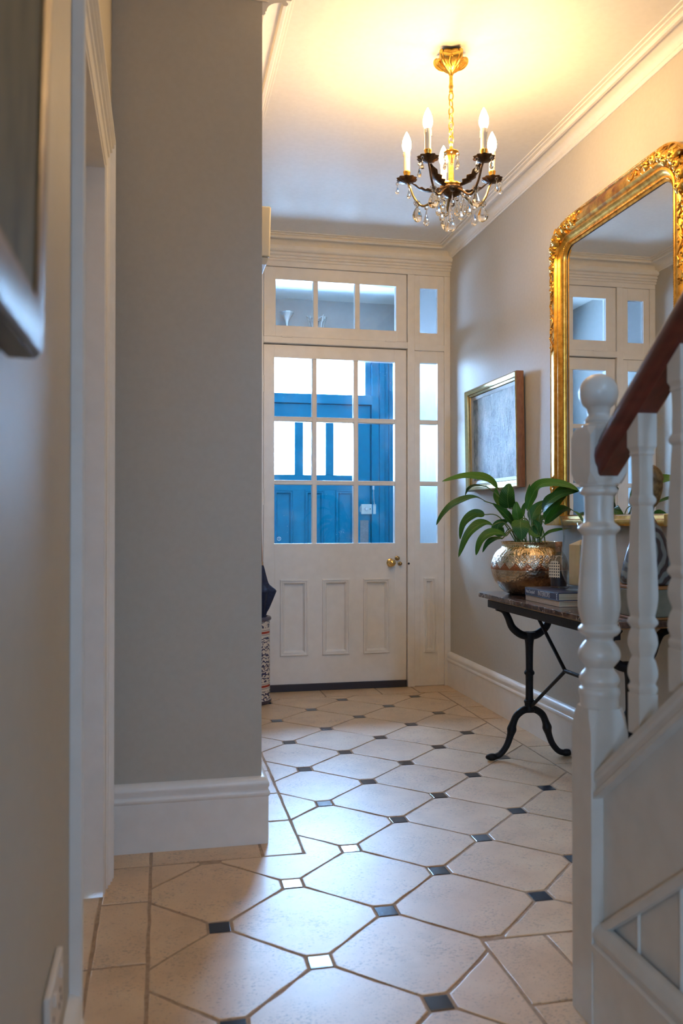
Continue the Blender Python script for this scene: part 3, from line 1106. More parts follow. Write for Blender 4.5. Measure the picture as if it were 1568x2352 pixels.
def door_knob(par, x, z, Y, s=1.0, name='door_knob', m='brass'):
    prof = [(.024, 0), (.026, .003), (.022, .006), (.010, .008), (.009, .02), (.013, .024), (.021, .030), (.023, .038), (.020, .046), (.012, .051), (.006, .053), (.004, .0545)]
    M = Matrix.Rotation(PI / 2, 3, 'X')
    return MB().lathe([(r * s, h * s) for r, h in prof], 24, (x, Y, z), M=M).build(name, m, par, smooth=50)


door_knob(d1, 1.383, .768, YD)['label'] = 'polished brass door knob'
door_knob(d1, 1.424, .795, YD, .55, 'latch_knob', 'brass_aged')
door_knob(d1, 1.441, .762, YD, .5, 'key_escutcheon', 'brass_aged')
MB().lathe([(.006, 0), (.007, .006), (.004, .012)], 12, (1.492, YF, .762), M=Matrix.Rotation(PI / 2, 3, 'X')).build('strike_plate', 'dark_rubber', fr)
for z in (.45, 1.12, 1.80):
    MB().tube([(.594, YD - .004, z), (.594, YD - .004, z + .1)], .006, 10).build('hinge', 'white_gloss', d1)

# transom sash
w2 = root('window_2', (1.04, YD, 2.135), 'white transom window of three panes above the inner door', 'window', kind='structure')
x0, x1, z0, z1 = .596, 1.484, 2.137, 2.554
TP = [(.667, .897), (.926, 1.156), (1.187, 1.416)]
box('stile', 'white_gloss', (x0, .667, YD - .012, YD + .03, z0, z1), w2, B)
box('stile', 'white_gloss', (1.416, x1, YD - .012, YD + .03, z0, z1), w2, B)
box('top_rail', 'white_gloss', (.667, 1.416, YD - .012, YD + .03, 2.479, z1), w2)
box('bottom_rail', 'white_gloss', (.667, 1.416, YD - .012, YD + .03, z0, 2.202), w2)
for a, b in ((.897, .926), (1.156, 1.187)):
    box('glazing_bar', 'white_gloss', (a, b, YD - .009, YD + .03, 2.202, 2.479), w2, .003)
for a, b in TP:
    glazed(w2, a, b, 2.202, 2.479, YD - .012)
for x in (.70, 1.345):
    box('hinge', 'white_gloss', (x, x + .066, YD - .030, YD - .012, 2.128, 2.138), w2, .003)
# side lights
for n, flip, lab in ((3, False, 'narrow white side light beside the door knob edge'), (4, True, 'narrow white side light behind the umbrella stand')):
    def X(a, b):
        return (a, b) if not flip else (2.0795 - b, 2.0795 - a)
    c = sum(X(1.533, 1.727)) / 2
    s = root('window_%d' % n, (c, YD, 0), lab, 'window', kind='structure')
    Y = YD - .012
    for a, b in ((1.534, 1.570), (1.684, 1.726)):
        box('stile', 'white_gloss', (*X(a, b), Y, Y + .03, 0.003, 2.084), s, B)
        box('stile', 'white_gloss', (*X(a, b), Y, Y + .03, 2.126, 2.556), s, B)
    for z0, z1, nm in ((2.010, 2.084, 'top_rail'), (.672, .888, 'lock_rail'), (.003, .210, 'bottom_rail'), (2.476, 2.556, 'top_rail'), (2.126, 2.197, 'bottom_rail')):
        box(nm, 'white_gloss', (*X(1.570, 1.684), Y, Y + .03, z0, z1), s)
    for z0, z1 in ((1.244, 1.272), (1.627, 1.655)):
        box('glazing_bar', 'white_gloss', (*X(1.570, 1.684), Y + .003, Y + .03, z0, z1), s, .003)
    for z0, z1 in ((.888, 1.244), (1.272, 1.627), (1.655, 2.010), (2.197, 2.476)):
        glazed(s, *X(1.570, 1.684), z0, z1, Y, g='dimmed_pane' if z0 > 2.1 else 'half_dimmed_pane' if z0 > 1.6 else 'clear_pane')
    for a, b in ((1.570, 1.592), (1.666, 1.684)):
        box('muntin', 'white_gloss', (*X(a, b), Y, Y + .03, .210, .672), s)
    panel(s, *X(1.592, 1.666), .210, .672, Y, .9)

# ------------------------------------------------------------------ blue front door
S_ = YP / 6.7
d2 = root('door_2', (1.15, YP, 0), 'blue painted front door with three tall panes and moulded panels', 'door', kind='structure')
Y = YP + .01
bx = lambda nm, a: box(nm, 'blue_paint', a, d2, .002)
P3 = [(.823, .997), (1.065, 1.239), (1.304, 1.478)]
bx('stile', (.705, .823, Y, Y + .045, 0, 1.928))
bx('stile', (1.478, 1.596, Y, Y + .045, 0, 1.928))
bx('top_rail', (.823, 1.478, Y, Y + .045, 1.794, 1.928))
bx('lock_rail', (.823, 1.478, Y, Y + .045, 1.264, 1.381))
bx('bottom_rail', (.823, 1.478, Y, Y + .045, 0, .25))
for a, b in ((.997, 1.065), (1.239, 1.304)):
    bx('glazing_bar', (a, b, Y, Y + .045, 1.381, 1.794))
for a, b in P3:
    box('pane', 'clear_pane', (a, b, Y + .02, Y + .024, 1.381, 1.794), d2)
for a, b in ((.823, .833), (.988, 1.075), (1.230, 1.317), (1.472, 1.478)):
    bx('muntin', (a, b, Y, Y + .045, .25, 1.264))
for a, b in ((.833, .988), (1.075, 1.230), (1.317, 1.472)):
    p = bx('panel', (a, b, Y + .015, Y + .03, .25, 1.264))
    MB().sweep(rect(a, b, .25, 1.264), [(0, -.012), (0, .006), (.004, .010), (.009, .010), (.013, .004), (.018, .006), (.022, .006), (.027, -.004), (.032, -.012)], fXZ(Y), True).build('moulding', 'blue_paint', p, smooth=40)
lk = box('rim_lock', 'lock_enamel', (1.518, 1.606, Y - .028, Y - .001, 1.078, 1.156), d2, .003)
box('lock_keep', 'lock_enamel', (1.610, 1.634, Y - .032, Y + .004, 1.078, 1.156), d2, .003)
MB().lathe([(.020, 0), (.020, .003), (.012, .004), (.012, .016), (.015, .02), (.012, .026), (.003, .027)], 20, (1.553, Y - .028, 1.118), M=Matrix.Rotation(PI / 2, 3, 'X')).build('lock_knob', 'steel', lk, smooth=40)
MB().lathe([(.005, 0), (.004, .004)], 10, (1.588, Y - .028, 1.118), M=Matrix.Rotation(PI / 2, 3, 'X')).build('snib', 'brass_aged', lk)
MB().tube([(1.519, Y - .02, 1.09), (1.510, Y - .024, 1.10), (1.507, Y - .024, 1.118), (1.510, Y - .024, 1.136), (1.519, Y - .02, 1.145)], .0035, 8).build('pull_handle', 'steel', lk, smooth=60)
box('letter_flap', 'grey_felt', (1.512, 1.580, Y - .006, Y - .001, .78, 1.03), d2, .002)
f2 = root('trim_4', (1.2, YP, 0), 'blue painted outer door frame with bright fanlight', 'door frame', kind='structure')
bx = lambda nm, a: box(nm, 'blue_paint', a, f2, .003)
bx('frame_post', (FX0, .702, YP - .02, YP + .08, 0, FZ))
bx('frame_post', (1.600, 1.66, YP - .02, YP + .08, 0, FZ))
bx('frame_post', (1.66, 1.700, YP - .035, YP + .08, 0, FZ))
bx('frame_post', (1.700, 1.735, YP - .022, YP + .08, 0, FZ))
bx('frame_post', (1.735, FX1, YP - .04, YP + .08, 0, FZ))
bx('transom_rail', (.702, 1.600, YP - .02, YP + .08, 1.931, 2.004))
bx('frame_head', (.702, 1.600, YP - .02, YP + .08, 2.352, FZ))
bx('fanlight_stile', (.702, .760, YP + .0, YP + .06, 2.004, 2.352))
bx('fanlight_stile', (1.552, 1.600, YP + .0, YP + .06, 2.004, 2.352))
box('pane', 'clear_pane', (.760, 1.552, YP + .03, YP + .034, 2.004, 2.352), f2)
for a in ((.700, .716, 0, 1.931), (1.586, 1.602, 0, 1.931), (.700, 1.602, 1.916, 1.932)):
    bx('door_stop', (a[0], a[1], YP + .0555, YP + .078, a[2], a[3]))
bx('cornice_ledge', (FX0 - .02, FX1 + .02, YP - .11, YP, FZ, FZ + .025))
# door chain
ch = root('door_chain', (1.637, YP - .03, 1.12), 'thin steel security chain hanging above the door lock', 'chain')
box('chain_plate', 'steel', (1.605, 1.619, YP - .026, YP - .0205, 1.27, 1.305), ch, .001)
pts = spline([(1.612, YP - .028, 1.285), (1.612, YP - .032, 1.22), (1.617, YP - .032, 1.16), (1.624, YP - .040, 1.145)], 5)
for i in range(0, len(pts) - 1):
    a, b = pts[i], pts[i + 1]
    c = (a + b) / 2
    t = (b - a).normalized()
    sdir = Vector((1, 0, 0)) if i % 2 else Vector((0, 1, 0))
    MB().tube([c + t * math.cos(q) * .008 + sdir * math.sin(q) * .0035 for q in [2 * PI * k / 10 for k in range(10)]], .0012, 5, True).build('chain_link', 'steel', ch, smooth=60)
# ornaments on the ledge above the front door
zl = FZ + .025
v = root('ledge_vase', (.925, YP - .07, zl), 'small fluted urn standing on the ledge above the blue front door', 'urn')
MB().lathe([(.025, 0), (.028, .006), (.012, .016), (.008, .05), (.008, .09), (.012, .11), (.020, .13), (.030, .15), (.045, .172), (.052, .178), (.052, .184), (.045, .186)], 24, (.925, YP - .07, zl), mod=lambda a, z: 1 + .06 * math.cos(10 * a) * (z > .1)).build('body', 'steel', v, smooth=50)
v = root('lantern_crown', (1.155, YP - .07, zl), 'pale crown shaped metal lantern on the ledge above the blue front door', 'lantern')
m = MB()
for k in range(6):
    a = 2 * PI * k / 6
    b = 2 * PI * (k + 1) / 6
    p, q = Vector((math.cos(a), math.sin(a), 0)), Vector((math.cos(b), math.sin(b), 0))
    c0 = Vector((1.155, YP - .07, zl))
    m.tube([c0 + p * .035, c0 + p * .055 + Vector((0, 0, .10)), c0 + p * .078 + Vector((0, 0, .165))], [.003, .004, .0035], 6)
    mid = (p + q) / 2
    m.tube([c0 + p * .075 + Vector((0, 0, .155)), c0 + mid * .072 + Vector((0, 0, .135)), c0 + mid * .076 + Vector((0, 0, .160)), c0 + mid * .072 + Vector((0, 0, .135)), c0 + q * .075 + Vector((0, 0, .155))], .0035, 6)
m.build('cage', 'steel', v, smooth=60)
MB().lathe([(.036, 0), (.04, .004), (.036, .010)], 12, (1.155, YP - .07, zl)).build('base', 'steel', v)

# ------------------------------------------------------------------ near left doorway
AW = .12
AR = [(0, 0), (0, .019), (.004, .022), (.014, .022), (.018, .016), (.024, .0145), (.028, .019), (.034, .0195), (.038, .013), (.044, .0115), (.048, .015), (.056, .0155), (.060, .009), (.070, .0075), (.075, .010), (.080, .0095), (.084, .005), (.110, .004), (.118, .003), (.12, 0)]
tr = struct(MB().sweep([(1.541, 0), (1.541, 2.130), (2.547, 2.130), (2.547, 0)], AR, fYZ(XL), side=-1).build('trim_5', 'white_gloss', smooth=30), 'cream moulded architrave round the near doorway', 'door trim')
dl = root('door_3', (XL - .10, 2.04, 0), 'cream door closed deep in the near doorway', 'door', kind='structure')
m = MB()
m.box(XL - .14, XL, OY0, OY0 + .012, 0, OZ - .012)
m.box(XL - .14, XL, OY1 - .012, OY1, 0, OZ - .012)
m.box(XL - .14, XL, OY0, OY1, OZ - .012, OZ)
m.build('lining', 'white_gloss', dl)
m = MB()
m.sweep([(OY0 + .012, 0), (OY0 + .012, OZ - .012), (OY1 - .012, OZ - .012), (OY1 - .012, 0)], [(0, 0), (0, .03), (.012, .03), (.012, 0)], fYZ(XL - .085), side=-1)
m.build('door_stop', 'door_leaf_paint', dl)
box('leaf', 'door_leaf_paint', (XL - .135, XL - .09, OY0 + .014, OY1 - .014, .006, OZ - .014), dl)
for y0, y1 in ((1.78, 1.99), (2.09, 2.30)):
    for z0, z1 in ((.25, .85), (1.05, 1.85)):
        MB().sweep([(y0, z0), (y1, z0), (y1, z1), (y0, z1)], [(0, 0), (0, .004), (.006, .007), (.014, .004), (.018, 0)], fYZ(XL - .091), True).build('panel_moulding', 'door_leaf_paint', dl, smooth=40)
MB().lathe([(.022, 0), (.024, .003), (.010, .007), (.009, .02), (.021, .03), (.022, .04), (.008, .05)], 20, (XL - .09, 1.74, 1.0), M=Matrix.Rotation(PI / 2, 3, 'Y')).build('door_knob', 'brass', dl, smooth=50)

# ------------------------------------------------------------------ staircase
XN, YN, SN = .895, 1.630, .0415       # newel centre and half size
SL = .78
st = root('staircase', (1.32, 1.2, 0), 'cream painted staircase with turned newel post and mahogany handrail', 'staircase')


def chamfer_block(m, cx, cy, hs, z0, z1, c0, c1, ch=.014, low=True, high=True):
    """square block whose corners run out to a chamfer at the turned ends"""
    def ring(h, c):
        return [(h, -h + c), (h, h - c), (h - c, h), (-h + c, h), (-h, h - c), (-h, -h + c), (-h + c, -h), (h - c, -h)]
    lv = []
    if low:
        lv += [(z0, hs * .92, ch), (z0 + c0 * .35, hs * .985, ch * .75), (z0 + c0, hs, .0006)]
    else:
        lv += [(z0, hs, .0006)]
    if high:
        lv += [(z1 - c1, hs, .0006), (z1 - c1 * .35, hs * .985, ch * .75), (z1, hs * .92, ch)]
    else:
        lv += [(z1, hs, .0006)]
    v, f = [], []
    for z, h, c in lv:
        v += [(cx + x, cy + y, z) for x, y in ring(h, c)]
    for i in range(len(lv) - 1):
        for k in range(8):
            k2 = (k + 1) % 8
            f.append((i * 8 + k, i * 8 + k2, i * 8 + 8 + k2, i * 8 + 8 + k))
    f.append(tuple(range(8))[::-1])
    f.append(tuple(len(v) - 8 + k for k in range(8)))
    m.add(v, f)


def rings(prof, n=4):
    """round off a turning profile"""
    return [(p.x, p.y) for p in spline([Vector((r, z, 0)) for r, z in prof], n)]


nm = MB()
chamfer_block(nm, XN, YN, SN, 0, .640, 0, .05, low=False, high=True)
newel = nm.build('newel_post', 'stair_paint', st, smooth=30)
turn = [(.036, .632), (.0385, .640), (.0395, .655), (.040, .660)]
turn += rings([(.0405, .662), (.0425, .670), (.0405, .678), (.036, .682), (.0395, .690), (.0415, .6965), (.0385, .706), (.031, .716), (.0285, .722), (.034, .729), (.0425, .742), (.0415, .757), (.033, .771), (.0275, .779), (.030, .786)])
turn += rings([(.036, .789), (.0425, .797), (.0425, .803), (.036, .811), (.0365, .816)])
turn += rings([(.038, .820), (.0425, .842), (.0430, .865), (.0405, .905), (.0365, .955), (.0340, .992), (.0345, .998)])
turn += rings([(.036, 1.0), (.0425, 1.008), (.0425, 1.014), (.035, 1.021), (.0305, 1.027), (.0295, 1.055), (.0305, 1.079)])
turn += rings([(.034, 1.081), (.0385, 1.086), (.0385, 1.092), (.035, 1.097), (.0395, 1.1005), (.0395, 1.108)])
MB().lathe(turn, 40, (XN, YN, 0)).build('turned_shaft', 'stair_paint', newel, smooth=40)
nb = MB()
chamfer_block(nb, XN, YN, SN, 1.104, 1.222, .024, .020)
nb.build('newel_block', 'stair_paint', newel, smooth=25)
cap = rings([(.033, 1.221), (.034, 1.226), (.028, 1.231), (.029, 1.236), (.024, 1.244), (.0225, 1.250), (.024, 1.255)])
cb, cr = 1.2945, .0405
cap += [(cr * math.cos(a), cb + cr * math.sin(a)) for a in [-.92 + (PI / 2 + .92) * i / 18 for i in range(18)]] + [(.001, cb + cr)]
MB().lathe(cap, 40, (XN, YN, 0)).build('ball_finial', 'stair_paint', newel, smooth=60)

# balusters: sawn square in section
BP = [(.0195, 0), (.0195, .075), (.0195, .0755)]
BP += rings([(.0170, .077), (.0190, .083), (.0195, .089), (.0165, .096), (.0195, .108), (.0200, .120), (.0175, .136), (.0145, .146), (.0175, .158), (.0200, .172), (.0185, .188), (.0150, .200)])
BP += rings([(.0165, .203), (.0200, .209), (.0200, .215), (.0165, .222), (.0170, .228)])
BP += rings([(.0190, .240), (.0205, .262), (.0195, .300), (.0170, .370), (.0150, .420), (.0140, .432)])
BP += rings([(.0150, .434), (.0180, .439), (.0180, .446), (.0150, .452), (.0140, .456), (.0138, .490), (.0145, .525), (.0165, .530), (.0160, .537), (.0195, .545)])
BP += [(.0195, .5455)]
b0 = None
YB1 = 1.466
for i in range(9):
    y = YB1 - .133 * i
    zb = .628 + SL * .133 * i - .005
    if b0 is None:
        prof = BP + [(.0195, .632)]
        b0 = MB().lathe([(r * math.sqrt(2), z) for r, z in prof], 4, (XN, y, zb), rot=PI / 4).build('baluster', 'stair_paint', st, smooth=32)
    else:
        copy_part(b0, st, (XN, y, zb))
# handrail
def slope(y0, z0):
    return lambda u, v, h: Vector((XN + u, y0 + h, z0 + v - SL * h))


HR = [(-.020, 0), (-.024, .004), (-.026, .014), (-.031, .022), (-.033, .034), (-.031, .046), (-.024, .053), (-.024, .057), (-.017, .070), (-.006, .076), (.006, .076), (.017, .070), (.024, .057), (.024, .053), (.031, .046), (.033, .034), (.031, .022), (.026, .014), (.024, .004), (.020, 0)]
hr = MB().prism(HR[::-1], lambda u, v, h: Vector((XN + u, h, 1.119 + v * 1.22 - SL * (h - (YN - SN)))), YN - SN + .001, .2).build('handrail', 'mahogany', st, smooth=35)
hr['label'] = 'dark mahogany moulded handrail'
# string capping
ZCAP = lambda y: .540 - SL * (y - 1.56)
CP = [(-.038, -.045), (-.038, -.036), (-.032, -.030), (-.032, -.020), (-.036, -.014), (-.036, -.003), (-.030, 0), (.030, 0), (.034, -.008), (.034, -.045)]
MB().prism(CP[::-1], lambda u, v, h: Vector((XN + u, h, ZCAP(h) + v * 1.25)), YN - SN + .001, .2).build('string_capping', 'stair_paint', st, smooth=30)
# string board, plain
XP = .880
y0, y1 = .2, YN - SN + .001
def zm(y): return .240 - SL * (y - 1.53)
fS = lambda u, v, h: Vector((h, u, v))
MB().prism([(y0, zm(y0)), (y1, max(zm(y1), .0)), (y1, ZCAP(y1) - .05), (y0, ZCAP(y0) - .05)], fS, XP, XP + .03).build('string_board', 'stair_paint', st)
MB().prism([(-.0, -.012), (.010, -.010), (.013, 0), (.010, .012), (.0, .016)], lambda u, v, h: Vector((XP - u, h, zm(h) + v)), y1, y0).build('string_moulding', 'stair_paint', st, smooth=40)
# boarding below the string
by = [1.588, 1.467, 1.331, 1.195, 1.059, .923, .787, .651, .515, .379, .243]
for a, b in zip(by[1:], by[:-1]):
    MB().prism([(a + .001, .0), (b - .001, .0), (b - .001, max(.001, zm(b))), (a + .001, zm(a))], fS, XP + .006, XP + .02).build('spandrel_board', 'stair_paint', st, bevel=.001)
    if a < 1.588:
        MB().tube([(XP + .006, a, .1), (XP + .006, a, zm(a))], .005, 8).build('board_bead', 'stair_paint', st, smooth=60)
MB().sweep([(XP, .2), (XP, 1.588)], [(-.0, 0), (.024, 0), (.024, .150), (.028, .158), (.027, .168), (.021, .172), (.021, .178), (.025, .188), (.020, .203), (.010, .2105), (0, .212)], fXY, side=1).build('stair_skirting', 'stair_paint', st, smooth=40)
# steps
for i in range(14):
    ry = 1.585 - .231 * i
    z = .180 * (i + 1)
    if i == 0:
        m = MB()
        out = [(1.76, 1.36), (1.76, 1.700)] + [(.894 + .037 * math.cos(a), 1.666 + .037 * math.sin(a)) for a in [PI / 2 + PI * k / 8 for k in range(9)]] + [(.894, 1.629), (.912, 1.62), (.912, 1.36)]
        m.prism(out[::-1], fXY, z - .035, z)
        m.build('tread', 'stair_paint', st, bevel=.012, seg=3)
        m = MB()
        out = [(1.76, 1.38), (1.76, 1.675)] + [(.912 + .018 * math.cos(a), 1.657 + .018 * math.sin(a)) for a in [PI / 2 + PI * k / 6 for k in range(7)]] + [(.915, 1.38)]
        m.prism(out[::-1], fXY, 0, z - .035)
        m.build('riser', 'stair_paint', st)
    else:
        box('tread', 'stair_paint', (.912, 1.76, ry - .231, ry + .025, z - .03, z), st, .008)
        box('riser', 'stair_paint', (.912, 1.76, ry - .02, ry, z - .18, z - .03), st)
box('landing', 'stair_paint', (.931, 1.764, YB + .002, 1.585 - .231 * 14, 2.44, 2.52), st)

# ------------------------------------------------------------------ chandelier
CX, CY = 1.023, 2.92
chd = root('chandelier', (CX, CY, 2.075), 'gilt and bronze five-candle chandelier hung with glass drops', 'chandelier')
C = Vector((CX, CY, 0))


def at(r, a, z):
    return Vector((CX + r * math.cos(a), CY + r * math.sin(a), z))


o = MB().lathe([(.030, 2.728), (.036, 2.722), (.034, 2.712), (.050, 2.706), (.053, 2.698), (.046, 2.686), (.034, 2.672), (.020, 2.658), (.010, 2.650), (.006, 2.640)], 40, (CX, CY, 0), mod=lambda a, z: 1 + .16 * math.cos(5 * a) * (1 if z > 2.655 else 0)).build('ceiling_rose', 'gilt', chd, smooth=60)
for k in range(5):
    a = 2 * PI * k / 5
    MB().tube(spline([at(.018, a, 2.662), at(.040, a, 2.672), at(.056, a, 2.690), at(.060, a, 2.706), at(.053, a, 2.712), at(.048, a, 2.704)], 5), [.003 + .004 * math.sin(PI * i / 25) for i in range(26)], 8).build('scroll', 'gilt', o, smooth=60)
    MB().tube(spline([at(.022, a + .63, 2.665), at(.036, a + .45, 2.680), at(.047, a + .63, 2.695), at(.036, a + .85, 2.690), at(.034, a + .7, 2.682)], 5), .004, 7).build('scroll', 'gilt', o, smooth=60)
MB().lathe(rings([(.0055, 2.578), (.0075, 2.583), (.006, 2.592), (.0085, 2.602), (.0075, 2.608), (.0065, 2.615), (.0062, 2.645)]), 14, (CX, CY, 0)).build('hanging_rod', 'gilt', chd, smooth=60)
zc, i = 2.565, 0
while zc > 2.400:
    sd = Vector((1, 0, 0)) if i % 2 else Vector((0, 1, 0))
    sd = Matrix.Rotation(.6, 3, 'Z') @ sd
    MB().tube([C + Vector((0, 0, zc)) + Vector((0, 0, 1)) * math.cos(q) * .0165 + sd * math.sin(q) * .0095 for q in [2 * PI * k / 14 for k in range(14)]], .0024, 6, True).build('chain_link', 'gilt', chd, smooth=60)
    zc -= .0262
    i += 1
stem = MB().lathe(rings([(.003, 2.402), (.006, 2.398), (.006, 2.390), (.005, 2.382), (.010, 2.372), (.026, 2.364), (.027, 2.360), (.016, 2.354), (.0125, 2.342), (.010, 2.325), (.0095, 2.290), (.0105, 2.262), (.013, 2.256), (.034, 2.247), (.040, 2.240), (.036, 2.234)], 3), 24, (CX, CY, 0), mod=lambda a, z: 1 + (.05 * math.cos(10 * a) if z < 2.35 else .04 * math.cos(8 * a))).build('stem', 'gilt', chd, smooth=50)
MB().lathe(rings([(.034, 2.236), (.041, 2.230), (.038, 2.218), (.026, 2.206), (.012, 2.199), (.0085, 2.192), (.0095, 2.186), (.0065, 2.180), (.0075, 2.175), (.004, 2.171)], 3), 30, (CX, CY, 0), mod=lambda a, z: 1 + .06 * math.cos(12 * a) * (z > 2.2)).build('bowl', 'bronze_dark', chd, smooth=50)


def drop_prof(h, r):
    return [(.0012, 0), (r * .10, -.02 * h), (r * .30, -.30 * h), (r * .72, -.60 * h), (r, -.78 * h), (r * .80, -.92 * h), (r * .12, -h)]


def crystal(par, p, h, r, bead=.006, pear=False, ros=False):
    """bead with a faceted drop below it, hung from p"""
    p = Vector(p)
    m = MB()
    m.tube([p, p + Vector((0, 0, -bead * .6))], .0006, 4)
    c = p + Vector((0, 0, -bead * 1.2))
    if ros:
        for k in range(8):
            a = 2 * PI * k / 8
            m.ball(c + Vector((math.cos(a) * bead * .75, math.sin(a) * bead * .3, math.sin(a) * bead * .75)), bead * .42, 6, 4)
        m.ball(c, bead * .7, 6, 4)
    else:
        m.ball(c, bead, 7, 5)
    z = c.z - bead * .9
    if pear:
        pr = [(.0012, 0), (r * .35, -.10 * h), (r * .72, -.32 * h), (r, -.58 * h), (r * .88, -.80 * h), (r * .45, -.95 * h), (.001, -h)]
        M = Matrix.Diagonal((1, .55, 1))
        M = Matrix.Rotation(random.uniform(-.8, .8), 3, 'Z') @ M
        m.lathe(pr, 10, (c.x, c.y, z), M=M)
    else:
        m.lathe(drop_prof(h, r), 7, (c.x, c.y, z), rot=random.random())
    return m.build('crystal_drop', 'crystal', par, smooth=None)


def leaf_plate(pts, widths, up, name, m, par, thick=.0012, notch=.25):
    pts = [Vector(p) for p in pts]
    v, f = [], []
    n = len(pts)
    for i, p in enumerate(pts):
        t = (pts[min(i + 1, n - 1)] - pts[max(i - 1, 0)]).normalized()
        s = t.cross(up).normalized()
        wv = widths[i] * (1 + notch * (1 if i % 2 else -1))
        nn = s.cross(t).normalized()
        for o in (-1, -.5, 0, .5, 1):
            v.append(p + s * o * wv + nn * (abs(o) * wv * .35))
    for i in range(n - 1):
        for k in range(4):
            a = i * 5 + k
            f.append((a, a + 1, a + 6, a + 5))
    o = MB().add(v, f).build(name, m, par, smooth=60)
    sm = o.modifiers.new('solid', 'SOLIDIFY')
    sm.thickness = thick
    return o


# direction from the chandelier towards the camera
acam = math.atan2(-CY, -CX)
RA = .165
for k, off in enumerate((43, 115, 190, 259, 331)):
    a = acam + math.radians(off)
    path = spline([at(.030, a, 2.222), at(.058, a, 2.205), at(.085, a, 2.183), at(.112, a, 2.182), at(.138, a, 2.215), at(.152, a, 2.252), at(RA, a, 2.278)], 5)
    arm = MB().tube(path, [.0052 - .0016 * i / len(path) for i in range(len(path))], 8).build('arm', 'bronze_dark' if off in (43, 331) else 'brass_aged', chd, smooth=60)
    lp = spline([at(.048, a, 2.224), at(.082, a, 2.226), at(.118, a, 2.240), at(.150, a, 2.270)], 3)
    leaf_plate(lp, [.003, .010, .015, .018, .019, .018, .016, .013, .010, .004], Vector((0, 0, 1)), 'acanthus_leaf', 'bronze_dark', arm)
    MB().lathe([(.006, 2.270), (.020, 2.274), (.032, 2.279), (.037, 2.287), (.034, 2.288), (.020, 2.282), (.004, 2.281)], 40, at(RA, a, 0), mod=lambda q, z: 1 + .09 * math.cos(10 * q)).build('drip_pan', 'bronze_dark', arm, smooth=60)
    MB().lathe(rings([(.009, 2.281), (.011, 2.288), (.0095, 2.296), (.012, 2.306), (.0135, 2.312), (.0125, 2.314)], 3), 16, at(RA, a, 0), mod=lambda q, z: 1 + .05 * math.cos(8 * q)).build('candle_cup', 'gilt', arm, smooth=60)
    m = MB().lathe([(.0112, 2.312), (.0112, 2.368), (.0128, 2.374), (.0118, 2.380), (.0125, 2.386), (.009, 2.388)], 18, at(RA, a, 0))
    for q in range(3):
        aa = a + q * 2.1
        m.tube([at(RA, a, 2.382) + Vector((.0118 * math.cos(aa), .0118 * math.sin(aa), 0)), at(RA, a, 2.382 - .012 - .008 * q) + Vector((.0118 * math.cos(aa), .0118 * math.sin(aa), 0))], [.0018, .0026], 6)
    m.build('candle_sleeve', 'candle_sleeve', arm, smooth=50)
    MB().lathe([(.009, 2.387), (.0125, 2.392), (.0165, 2.403), (.0170, 2.414), (.0150, 2.428), (.0105, 2.441), (.0055, 2.452), (.0012, 2.460)], 12, at(RA, a, 0)).build('bulb', 'bulb_glow', arm, smooth=60)
    # drops: two on the pan, a pear and a long drop on the arm
    s = Vector((math.cos(a), math.sin(a), 0))
    t = Vector((-s.y, s.x, 0))
    crystal(arm, at(RA, a, 2.281) + s * .036, .034, .0075, .0060)
    crystal(arm, at(RA, a, 2.281) - t * .034, .042, .0080, .0062)
    crystal(arm, at(.126, a, 2.206), .058, .0215, .0125, pear=True, ros=True)
    crystal(arm, at(.092, a, 2.180), .060, .0110, .0075)
    if k in (0, 4):
        crystal(arm, at(.066, a, 2.196), .062, .0125, .0085, ros=(k == 4))
for k in range(6):
    a = 2 * PI * k / 6 + .3
    crystal(stem, at(.026, a, 2.358), .040, .0065, .0065)
for k in range(5):
    a = acam + math.radians(7 + 72 * k)
    crystal(chd, at(.042, a, 2.224), .056, .0105, .0095)
    crystal(chd, at(.036, a + .5, 2.188), .056, .0105, .0070)
m = MB()
m.lathe(rings([(.004, 2.172), (.0075, 2.168), (.005, 2.162), (.0072, 2.155), (.0048, 2.148), (.0068, 2.141), (.0046, 2.134), (.0062, 2.127), (.0045, 2.121), (.0115, 2.115), (.012, 2.112), (.005, 2.108)], 3), 16, (CX, CY, 0))
m.build('glass_shaft', 'crystal', chd, smooth=60)
MB().ball((CX, CY, 2.0925), .0182, 24, 16).build('glass_ball', 'crystal', chd, smooth=180)

# ------------------------------------------------------------------ gilt mirror
MX = XR - .004
ML, MR_, MB0, MT = 3.592, 2.530, 1.052, 2.362
mir = root('gilt_mirror', (MX - .02, 3.06, 1.008), 'large gilt mirror with rounded top corners and carved flower clusters', 'mirror')
RC = .185


def mpath(r, inset=0.0, n=10):
    L_, R_, T_ = ML - inset, MR_ + inset, MT - inset
    p = [(L_, MB0)]
    p += [(L_ - r + r * math.cos(a), T_ - r + r * math.sin(a)) for a in [PI / 2 * i / n for i in range(n + 1)]]
    p += [(R_ + r - r * math.sin(a), T_ - r + r * math.cos(a)) for a in [PI / 2 * i / n for i in range(n + 1)]]
    p += [(R_, MB0)]
    return p


MPROF = [(0, 0), (0, .024), (.005, .031), (.012, .031), (.016, .027), (.022, .034), (.045, .044), (.068, .043), (.076, .036), (.080, .030), (.084, .036), (.092, .037), (.097, .030), (.103, .024), (.118, .021), (.121, .015), (.129, .013), (.131, .008), (.131, 0)]
fmir = fYZ(MX, -1)
MB().sweep(mpath(RC), MPROF, fmir, side=1).build('frame', 'frame_gold', mir, smooth=35)
